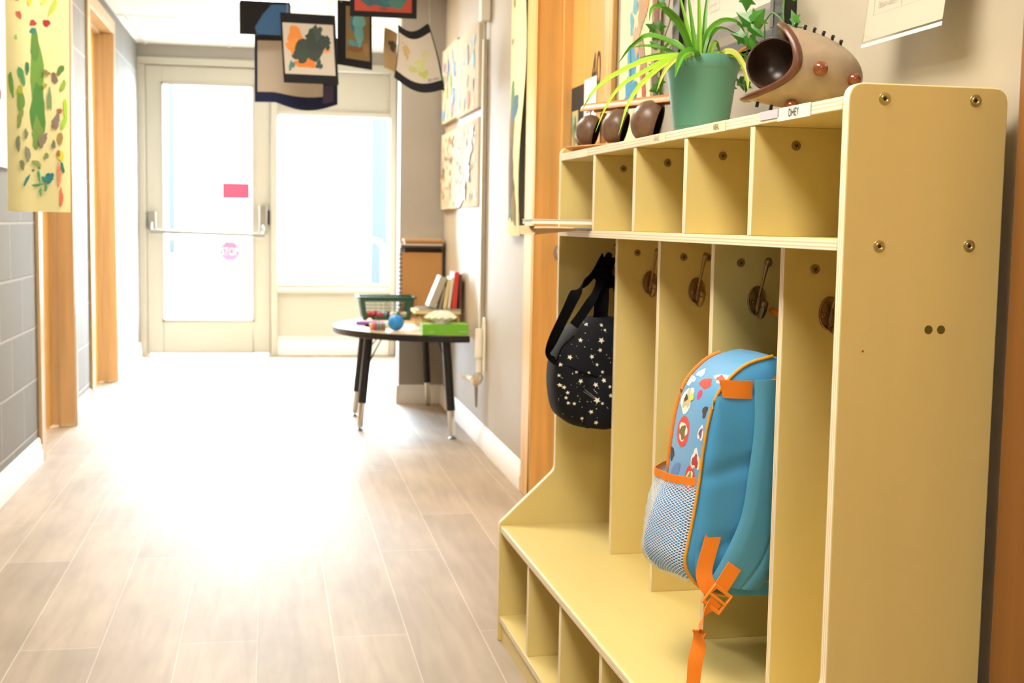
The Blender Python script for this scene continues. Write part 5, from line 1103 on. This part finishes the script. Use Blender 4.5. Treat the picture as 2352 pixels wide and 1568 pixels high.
m = MB(); m.box(-0.100, 0.11, -0.085, 0.09, 0, 0.0012, 0, None, mx); m.box(-0.100, 0.11, -0.085, 0.09, 0.0095, 0.011, 0, None, mx); m.build('cover', mat('notebook_cover', '#e9e2d4', 0.5), t)
m = MB(); m.box(-0.098, 0.108, -0.083, 0.088, 0.0012, 0.0095, 0, None, mx); m.build('pages', M_PAPER, t)
t = lthing('folded_leaflet', 'small folded cream paper curling up inside the far cubby', 'paper', (-0.19, 1.26, ZP + 0.023))
m = MB(); m.grid(lambda u, v: (-0.235 + 0.07 * u, 1.245 + 0.10 * v, ZP + 0.0245 + 0.030 * (1 - u) ** 1.6 * (1 - 0.6 * v)), 10, 4, 0, 0.0008); m.build('sheet', mat('cream_leaflet', '#ecdcbc', 0.8), t)
t = lthing('dark_folder', 'thin dark folder under the brown paper at the far cubby front', 'folder', (-0.24, 1.26, ZP))
m = MB(); m.box(-0.300, -0.10, 1.228, 1.262, ZP + 0.0002, ZP + 0.0045); m.build('cover', mat('slate_folder', '#6d7078', 0.5), t)
# ---- scrap in the shoe cubby
s = MB(); s.grid(lambda u, v: (-0.345 + 0.035 * u, 1.000 + 0.03 * v + 0.006 * u, 0.0645 + 0.003 * math.sin(5 * u)), 4, 3, 0, 0.0005)
t = lthing('paper_scrap', 'small orange paper scrap lying in a lower shoe cubby', 'paper', (-0.33, 1.01, 0.0638)); s.build('scrap', pm('#e07a4a'), t)

# ================================================================== BLUE BACKPACK WITH ORANGE WEBBING (locker coordinates)
BX, BZ = -0.185, 0.62
LEFT = [(-0.185, 0.8275), (-0.226, 0.816), (-0.255, 0.795), (-0.277, 0.767), (-0.290, 0.729), (-0.299, 0.672), (-0.303, 0.630), (-0.311, 0.573), (-0.320, 0.523), (-0.324, 0.494), (-0.313, 0.468), (-0.286, 0.446), (-0.235, 0.433), (-0.185, 0.430)]
lp_ = [Vector((p[0], 0, p[1])) for p in LEFT]; lp_ = smooth_path(lp_, 3)
OUT = [(p.x, p.z) for p in lp_] + [(2 * BX - p.x if 2 * BX - p.x < -0.062 else -0.062, p.z) for p in lp_[-2:0:-1]]
NO = len(OUT)
def bag_pt(i, y, k=1.0, dz=0.0):
    x, z = OUT[i % NO]; return Vector((BX + (x - BX) * k, y, BZ + (z - BZ) * k + dz))
t = lthing('school_backpack', 'blue school backpack with orange straps hanging in the locker', 'backpack', (-0.185, 0.48, 0.43))
M_BLU = mat('blue_nylon', '#3c93c8', 0.55, sheen=0.3, bump=0.2, bscale=700); M_TEAL = mat('teal_blue_nylon', '#4690b0', 0.6, sheen=0.3, bump=0.2, bscale=700)
M_ORG = mat('orange_webbing', '#f0851c', 0.6, bump=0.3, bscale=900); M_YEL = mat('yellow_piping', '#e39a17', 0.5)
m = MB(); rings = [(0.390, 0.0), (0.3895, 0.45), (0.391, 0.80), (0.395, 0.94), (0.401, 0.99), (0.410, 1.0), (0.47, 1.005), (0.535, 0.995), (0.556, 0.985), (0.568, 0.955), (0.577, 0.87), (0.581, 0.55), (0.582, 0.0)]
vs = [bag_pt(i, y, max(k, 0.001)) for y, k in rings for i in range(NO)]
m.add(vs, [(r_ * NO + i, r_ * NO + (i + 1) % NO, (r_ + 1) * NO + (i + 1) % NO, (r_ + 1) * NO + i) for r_ in range(len(rings) - 1) for i in range(NO)], 0, True)
# printed badges on the side and top panels: plain shapes in white outlines
bvh = BVHTree.FromPolygons([v.copy() for v in m.v], m.f)
def side_print(cz, cy, rz, ry, col, k, lay, seed=0):
    n = 16; r2 = random.Random(seed); ph = r2.uniform(0, 6); vs_ = []
    for ring in (0.0, 0.5, 1.0):
        for i in range(n):
            q = 2 * PI * i / n; rr = ring * (1 + k * math.sin(3 * q + ph) + k * 0.6 * math.sin(5 * q + ph * 2)); z_ = cz + rz * rr * math.sin(q); y_ = cy + ry * rr * math.cos(q)
            h = bvh.ray_cast(Vector((-0.6, y_, z_)), Vector((1, 0, -0.35)).normalized() if cz > 0.76 else Vector((1, 0, 0)))
            if cz > 0.76: h = bvh.ray_cast(Vector((-0.6, y_, z_ + (0.6 - 0.27) * 0.35)), Vector((1, 0, -0.35)).normalized())
            if h[0] is None: return
            nn = h[1] if h[1].x < 0 else -h[1]
            vs_.append(h[0] + nn * (0.0004 + 0.00025 * lay))
    pats.append((vs_, [(a * n + i, a * n + (i + 1) % n, (a + 1) * n + (i + 1) % n, (a + 1) * n + i) for a in range(2) for i in range(n)], col))
pats = []
for z_, y_, rz, ry, c, kk, lay, sd in ((0.690, 0.505, 0.026, 0.030, '#e4442e', 0.0, 0, 1), (0.690, 0.505, 0.016, 0.020, '#f1ece0', 0.15, 1, 2), (0.689, 0.505, 0.012, 0.014, '#6f6a2c', 0.2, 2, 3), (0.741, 0.520, 0.022, 0.026, '#efe9dc', 0.12, 0, 4), (0.742, 0.518, 0.015, 0.016, '#c9b58a', 0.25, 1, 5), (0.744, 0.524, 0.006, 0.008, '#3a302a', 0.2, 2, 6), (0.748, 0.50, 0.007, 0.009, '#e8d23a', 0.2, 2, 6),
   (0.622, 0.445, 0.022, 0.022, '#e4442e', 0.0, 0, 7), (0.622, 0.445, 0.013, 0.014, '#efe6d0', 0.15, 1, 8), (0.622, 0.445, 0.009, 0.009, '#8a8a3a', 0.25, 2, 9), (0.655, 0.430, 0.016, 0.020, '#f1e6d6', 0.2, 0, 10), (0.653, 0.430, 0.010, 0.014, '#b03a34', 0.25, 1, 11), (0.700, 0.424, 0.012, 0.012, '#efe9e2', 0.15, 0, 12), (0.700, 0.424, 0.008, 0.007, '#7a4a7a', 0.25, 1, 13), (0.735, 0.426, 0.010, 0.010, '#3a2c28', 0.2, 0, 14), (0.772, 0.540, 0.010, 0.016, '#f4e6e6', 0.25, 0, 15), (0.775, 0.470, 0.010, 0.026, '#d8402e', 0.1, 0, 16), (0.790, 0.520, 0.008, 0.016, '#f0e0e6', 0.2, 0, 17), (0.792, 0.430, 0.009, 0.024, '#e8ddd4', 0.25, 0, 18), (0.792, 0.430, 0.005, 0.016, '#b04a3a', 0.25, 1, 19), (0.645, 0.545, 0.012, 0.010, '#2c3a4c', 0.2, 0, 20), (0.615, 0.515, 0.022, 0.018, '#6f8fc0', 0.25, 0, 21), (0.757, 0.470, 0.008, 0.010, '#d0305a', 0.1, 0, 22)):
    side_print(z_, y_, rz, ry, c, kk, lay, sd)
mats_ = [M_BLU]
for vs_, fs_, c in pats:
    mm = pm(c, 0.6)
    if mm not in mats_: mats_.append(mm)
    m.add(vs_, fs_, mats_.index(mm))
m.build('bag_body', mats_, t)
# base panel in a deeper teal, along the bottom
i0 = [i for i in range(NO) if OUT[i][1] < 0.452]
m = MB(); m.tube([bag_pt(i, 0.4005, 1.004) for i in range(int(NO / 2 - 3))], 0.0028, 8); m.build('piping', M_YEL, t)
m = MB(); m.tube([bag_pt(i, 0.562, 0.988) for i in range(2, int(NO / 2 - 12))], 0.0036, 8); m.build('zipper_piping', M_ORG, t)
m = MB(); m.tube([(-0.262, 0.3895, 0.466), (-0.235, 0.388, 0.4665), (-0.20, 0.3885, 0.462), (-0.150, 0.388, 0.459)], 0.0022, 8, 0, True); m.build('base_piping', M_YEL, t)
# quilted back pad
def pad(u, v):
    z = 0.765 - 0.30 * v; xl = -0.283 - 0.028 * math.sin(v * PI * 0.55); xr = -0.19 - 0.05 * max(0, v - 0.45)
    seam = min(abs(v - 0.33 - 0.10 * (1 - u)), abs(v - 0.74 - 0.10 * (1 - u)))
    e = min(u, 1 - u, v, 1 - v); puff = 0.008 * min(1, e * 6) ** 0.5 * (0.35 + 0.65 * min(1, seam * 14))
    return (xl + (xr - xl) * u, 0.3905 - puff, z)
m = MB(); m.grid(pad, 22, 44); m.build('back_pad', M_BLU, t)
# broad shoulder strap
le = smooth_path([(-0.224, 0, 0.792), (-0.223, 0, 0.713), (-0.231, 0, 0.642), (-0.241, 0, 0.571), (-0.268, 0, 0.507), (-0.293, 0, 0.462)], 8); re = smooth_path([(-0.150, 0, 0.796), (-0.148, 0, 0.713), (-0.150, 0, 0.642), (-0.150, 0, 0.571), (-0.165, 0, 0.500), (-0.205, 0, 0.449)], 8)
def strap(u, v):
    i = min(len(le) - 1, int(round(u * (len(le) - 1)))); a, b_ = le[i], re[i]; p = a.lerp(b_, v); e = min(v, 1 - v)
    y = 0.3795 - 0.010 * min(1, e * 5) ** 0.5 - 0.004 * math.sin(PI * u) + (0.002 if abs(v - 0.62) < 0.03 else 0)
    return (p.x, y, p.z)
m = MB(); m.grid(strap, len(le) - 1, 24, 0, 0.006); m.build('shoulder_strap', M_TEAL, t)
# orange webbing: top band, lower loop, buckle and loose tail
m = MB(); m.grid(lambda u, v: (-0.281 + 0.057 * u + 0.008 * v * (1 - u), 0.3885 - 0.003 * math.sin(PI * u), 0.792 - 0.002 * u - 0.029 * v), 8, 3, 0, 0.0015); m.build('top_webbing', M_ORG, t)
m = MB(); m.add([(-0.200, 0.377, 0.790), (-0.160, 0.377, 0.790), (-0.160, 0.377, 0.826), (-0.172, 0.377, 0.815)], [(0, 1, 2, 3)]); m.grid(lambda u, v: (-0.200 + 0.04 * u, 0.378, 0.790 + 0.03 * u * v), 2, 2); m.build('strap_anchor', M_ORG, t)
m = MB(); SX = Vector((1, 0, -0.6)); m.ribbon([(-0.283, 0.384, 0.541), (-0.292, 0.3805, 0.513), (-0.299, 0.378, 0.487), (-0.298, 0.374, 0.468), (-0.287, 0.370, 0.452)], 0.027, [Vector((1, 0, -0.6)), Vector((1, 0, -0.45)), Vector((1, 0, 0.0)), Vector((1, 0, 0.6)), Vector((0.8, 0, 1.0))], 0.0016); m.build('lower_webbing', M_ORG, t)
m = MB(); m.ribbon([(-0.252, 0.366, 0.494), (-0.266, 0.364, 0.474), (-0.278, 0.362, 0.457)], 0.026, Vector((0.8, 0, -0.6)), 0.0016); m.build('strap_webbing', M_ORG, t)
bm_ = Matrix.Translation((-0.283, 0.3615, 0.444)) @ Matrix.Rotation(math.radians(38), 4, 'Y')
m = MB(); m.box(-0.0175, 0.0175, -0.0045, 0.0, 0.012, 0.018, 0, None, bm_); m.box(-0.0175, 0.0175, -0.0055, 0.0, -0.003, 0.002, 0, None, bm_); m.box(-0.0175, 0.0175, -0.0045, 0.0, -0.020, -0.013, 0, None, bm_); m.box(-0.0195, -0.0155, -0.005, 0.001, -0.020, 0.018, 0, None, bm_); m.box(0.0155, 0.0195, -0.005, 0.001, -0.020, 0.018, 0, None, bm_); m.build('buckle', mat('orange_plastic', '#f08a1c', 0.35), t, bevel=0.0018)
m = MB(); m.ribbon([(-0.284, 0.359, 0.440), (-0.300, 0.357, 0.425), (-0.311, 0.356, 0.402), (-0.3145, 0.355, 0.385), (-0.314, 0.355, 0.368), (-0.3185, 0.354, 0.345), (-0.3205, 0.354, 0.315), (-0.322, 0.353, 0.2955)], 0.024, [Vector((0.6, 0, -0.8)), Vector((0.5, 0.6, -0.5)), Vector((0.25, 0.95, 0)), Vector((0.35, -0.9, 0)), Vector((0.75, -0.6, 0)), Vector((0.97, -0.2, 0)), Vector((1, 0.1, 0)), Vector((1, 0.1, 0))], 0.0014); m.build('strap_tail', M_ORG, t)
# mesh side pocket with an orange hem
def pocket(u, v):
    z = 0.455 + 0.170 * v; y = 0.404 + 0.150 * u; i = min(range(int(NO / 2)), key=lambda k: abs(OUT[k][1] - z)); xb = OUT[i][0]
    b_ = math.sin(PI * min(1, max(0, u))) ** 0.8 * (0.014 + 0.036 * math.sin(PI * (0.22 + 0.62 * (1 - v)))) + 0.003 * math.sin(14 * u + 5 * v) * math.sin(PI * u)
    return (xb - 0.0015 - b_, y, z)
m = MB(); m.grid(pocket, 28, 24); m.build('mesh_pocket', net_mat(), t)
m = MB(); m.grid(lambda u, v: Vector(pocket(u, 0.97 + 0.0 * v)) + Vector((-0.001, 0, 0.013 * v - 0.002)), 28, 3, 0, 0.0015); m.build('pocket_hem', M_ORG, t)
m = MB(); m.grid(lambda u, v: Vector(pocket(0.04 + 0.46 * u, 0.04 + 0.86 * v)) + Vector((0.004 + 0.006 * math.sin(PI * u), 0, 0)), 10, 8); m.build('pocket_lining', mat('sky_blue_lining', '#3f97d4', 0.7), t)
m = MB(); m.tube(smooth_path([(-0.120, 0.46, 0.810), (-0.104, 0.50, 0.87), (-0.112, 0.570, 0.888), (-0.108, 0.575, 0.886), (-0.085, 0.50, 0.86), (-0.080, 0.46, 0.800)], 6), 0.005, 8); m.build('carry_handle', M_ORG, t)

# ================================================================== BLACK STAR BACKPACK IN THE FAR BAY
t = lthing('star_backpack', 'small black backpack with white stars hanging in the far bay of the locker', 'backpack', (-0.20, 1.36, 0.56))
M_BLK = mat('black_nylon', '#0c0e16', 0.75, spec=0.25, bump=0.2, bscale=600); M_STRAP = mat('black_strap', '#08080a', 0.85, spec=0.12)
ll = smooth_path([(-0.205, 0, 0.8215), (-0.246, 0, 0.819), (-0.275, 0, 0.800), (-0.301, 0, 0.771), (-0.318, 0, 0.735), (-0.325, 0, 0.695), (-0.324, 0, 0.650), (-0.314, 0, 0.603), (-0.295, 0, 0.580), (-0.262, 0, 0.566), (-0.205, 0, 0.558)], 3)
XC = -0.205; OUT2 = [(p.x, p.z) for p in ll] + [(2 * XC - p.x, p.z) for p in ll[-2:0:-1]]; N2 = len(OUT2)
m = MB(); rings = [(1.268, 0.0), (1.269, 0.40), (1.274, 0.70), (1.284, 0.88), (1.300, 0.97), (1.325, 1.0), (1.390, 0.99), (1.410, 0.94), (1.420, 0.80), (1.422, 0.0)]
m.add([Vector((XC + (x - XC) * max(k, 0.001), y + 0.012 * (1 if False else 0), 0.68 + (z - 0.68) * max(k, 0.001))) for y, k in rings for x, z in OUT2], [(r_ * N2 + i, r_ * N2 + (i + 1) % N2, (r_ + 1) * N2 + (i + 1) % N2, (r_ + 1) * N2 + i) for r_ in range(len(rings) - 1) for i in range(N2)], 0, True)
# front pocket bulge
def fpocket(u, v):
    a, b_ = u * 2 - 1, v * 2 - 1; e = (1 - abs(a) ** 3) * (1 - abs(b_) ** 3)
    return (-0.19 + 0.068 * a, 1.2725 - 0.022 * max(0, e) ** 0.5, 0.632 + 0.062 * b_)
m.grid(fpocket, 20, 20)
bv2 = BVHTree.FromPolygons([v.copy() for v in m.v], m.f)
rd = random.Random(12)
def star(x, z, r, pts=5, rot=0.2):
    vs_ = []
    for k in range(pts * 2):
        rr = r if k % 2 == 0 else r * 0.45; q = rot + PI * k / pts
        h = bv2.ray_cast(Vector((x + rr * math.sin(q), 1.1, z + rr * math.cos(q))), Vector((0, 1, 0)))
        if h[0] is None: return
        vs_.append(h[0] + Vector((0, -0.0009, 0)))
    h = bv2.ray_cast(Vector((x, 1.1, z)), Vector((0, 1, 0))); vs_.append(h[0] + Vector((0, -0.0011, 0)))
    m.add(vs_, [(k, (k + 1) % (2 * pts), 2 * pts) for k in range(2 * pts)], 1)
for x, z, r in ((-0.225, 0.772, 0.0062), (-0.228, 0.750, 0.0042), (-0.247, 0.735, 0.0045), (-0.272, 0.772, 0.0045), (-0.256, 0.808, 0.0045), (-0.296, 0.733, 0.005), (-0.235, 0.717, 0.0036), (-0.221, 0.682, 0.0048), (-0.240, 0.672, 0.0050), (-0.237, 0.637, 0.0066), (-0.272, 0.679, 0.0050), (-0.249, 0.610, 0.0042), (-0.222, 0.700, 0.0036), (-0.254, 0.698, 0.0036), (-0.308, 0.664, 0.0042), (-0.300, 0.652, 0.0038), (-0.303, 0.640, 0.0036), (-0.298, 0.628, 0.0036), (-0.285, 0.627, 0.0036), (-0.225, 0.630, 0.0034), (-0.237, 0.585, 0.0045), (-0.265, 0.592, 0.0036), (-0.208, 0.668, 0.0036), (-0.206, 0.648, 0.0045), (-0.282, 0.700, 0.0036), (-0.318, 0.690, 0.0034), (-0.215, 0.795, 0.0030), (-0.222, 0.806, 0.0036), (-0.315, 0.715, 0.004), (-0.316, 0.668, 0.0042)):
    star(x, z, r * 1.25, 5, rd.uniform(0, 1.2))
for _ in range(110): star(rd.uniform(-0.318, -0.10), rd.uniform(0.575, 0.80), rd.uniform(0.0006, 0.0014), 4, rd.uniform(0, 1))
for k in range(14): star(-0.262 + 0.0017 * k, 0.660 - 0.0014 * k, 0.0008, 4); star(-0.264 + 0.0018 * k, 0.655 - 0.0012 * k, 0.0008, 4)
m.build('bag_body', [M_BLK, mat('star_print', '#e8e2cc', 0.6)], t)
m = MB(); m.tube(smooth_path([(-0.305, 1.285, 0.715), (-0.27, 1.266, 0.70), (-0.235, 1.262, 0.69)], 5), 0.002, 6); m.build('zip', M_STRAP, t)
m = MB(); m.ribbon([(-0.175, 1.445, 0.955), (-0.205, 1.40, 0.930), (-0.240, 1.34, 0.908), (-0.275, 1.30, 0.888), (-0.305, 1.285, 0.835), (-0.335, 1.28, 0.775), (-0.346, 1.28, 0.745), (-0.338, 1.285, 0.730), (-0.322, 1.30, 0.722)], 0.027, [Vector((0, 0.3, 1)), Vector((0.2, 0.3, 1)), Vector((0.4, 0.2, 1)), Vector((0.8, 0.2, 0.8)), Vector((1, 0.3, 0.5)), Vector((1, 0.4, 0.3)), Vector((0.7, 0.8, 0)), Vector((0.3, 1, 0.4)), Vector((0.2, 1, 0.5))], 0.002); m.build('shoulder_strap', M_STRAP, t)
m = MB(); m.ribbon([(-0.165, 1.45, 0.955), (-0.205, 1.36, 0.905), (-0.235, 1.31, 0.870), (-0.262, 1.295, 0.835), (-0.287, 1.285, 0.805)], 0.022, [Vector((1, 0.2, 0.6))] * 5, 0.002); m.build('strap_end', M_STRAP, t)
m = MB(); m.ribbon([(-0.160, 1.45, 0.957), (-0.200, 1.36, 0.90), (-0.21, 1.33, 0.86), (-0.212, 1.33, 0.815)], 0.034, [Vector((1, -0.2, 0.1))] * 4, 0.002); m.build('back_strap', M_STRAP, t)
m = MB(); m.tube(smooth_path([(-0.160, 1.45, 0.962), (-0.195, 1.385, 0.925), (-0.190, 1.36, 0.905), (-0.160, 1.38, 0.885), (-0.150, 1.40, 0.82)], 6), 0.008, 10); m.ball((-0.195, 1.375, 0.915), 0.021, 16, 0, (1.15, 1, 0.8)); m.ball((-0.178, 1.385, 0.902), 0.018, 14); m.build('hanging_loop', M_STRAP, t)
m = MB(); m.tube(smooth_path([(-0.322, 1.30, 0.722), (-0.312, 1.29, 0.755), (-0.285, 1.29, 0.782)], 5), 0.0022, 6); m.build('cord', M_STRAP, t)
m = MB(); m.disc((-0.158, 1.262, 0.725), (0, -1, 0), 0.0125, 24, 0, 0.003); m.build('badge', mat('tan_badge', '#a08a6a', 0.6), t)
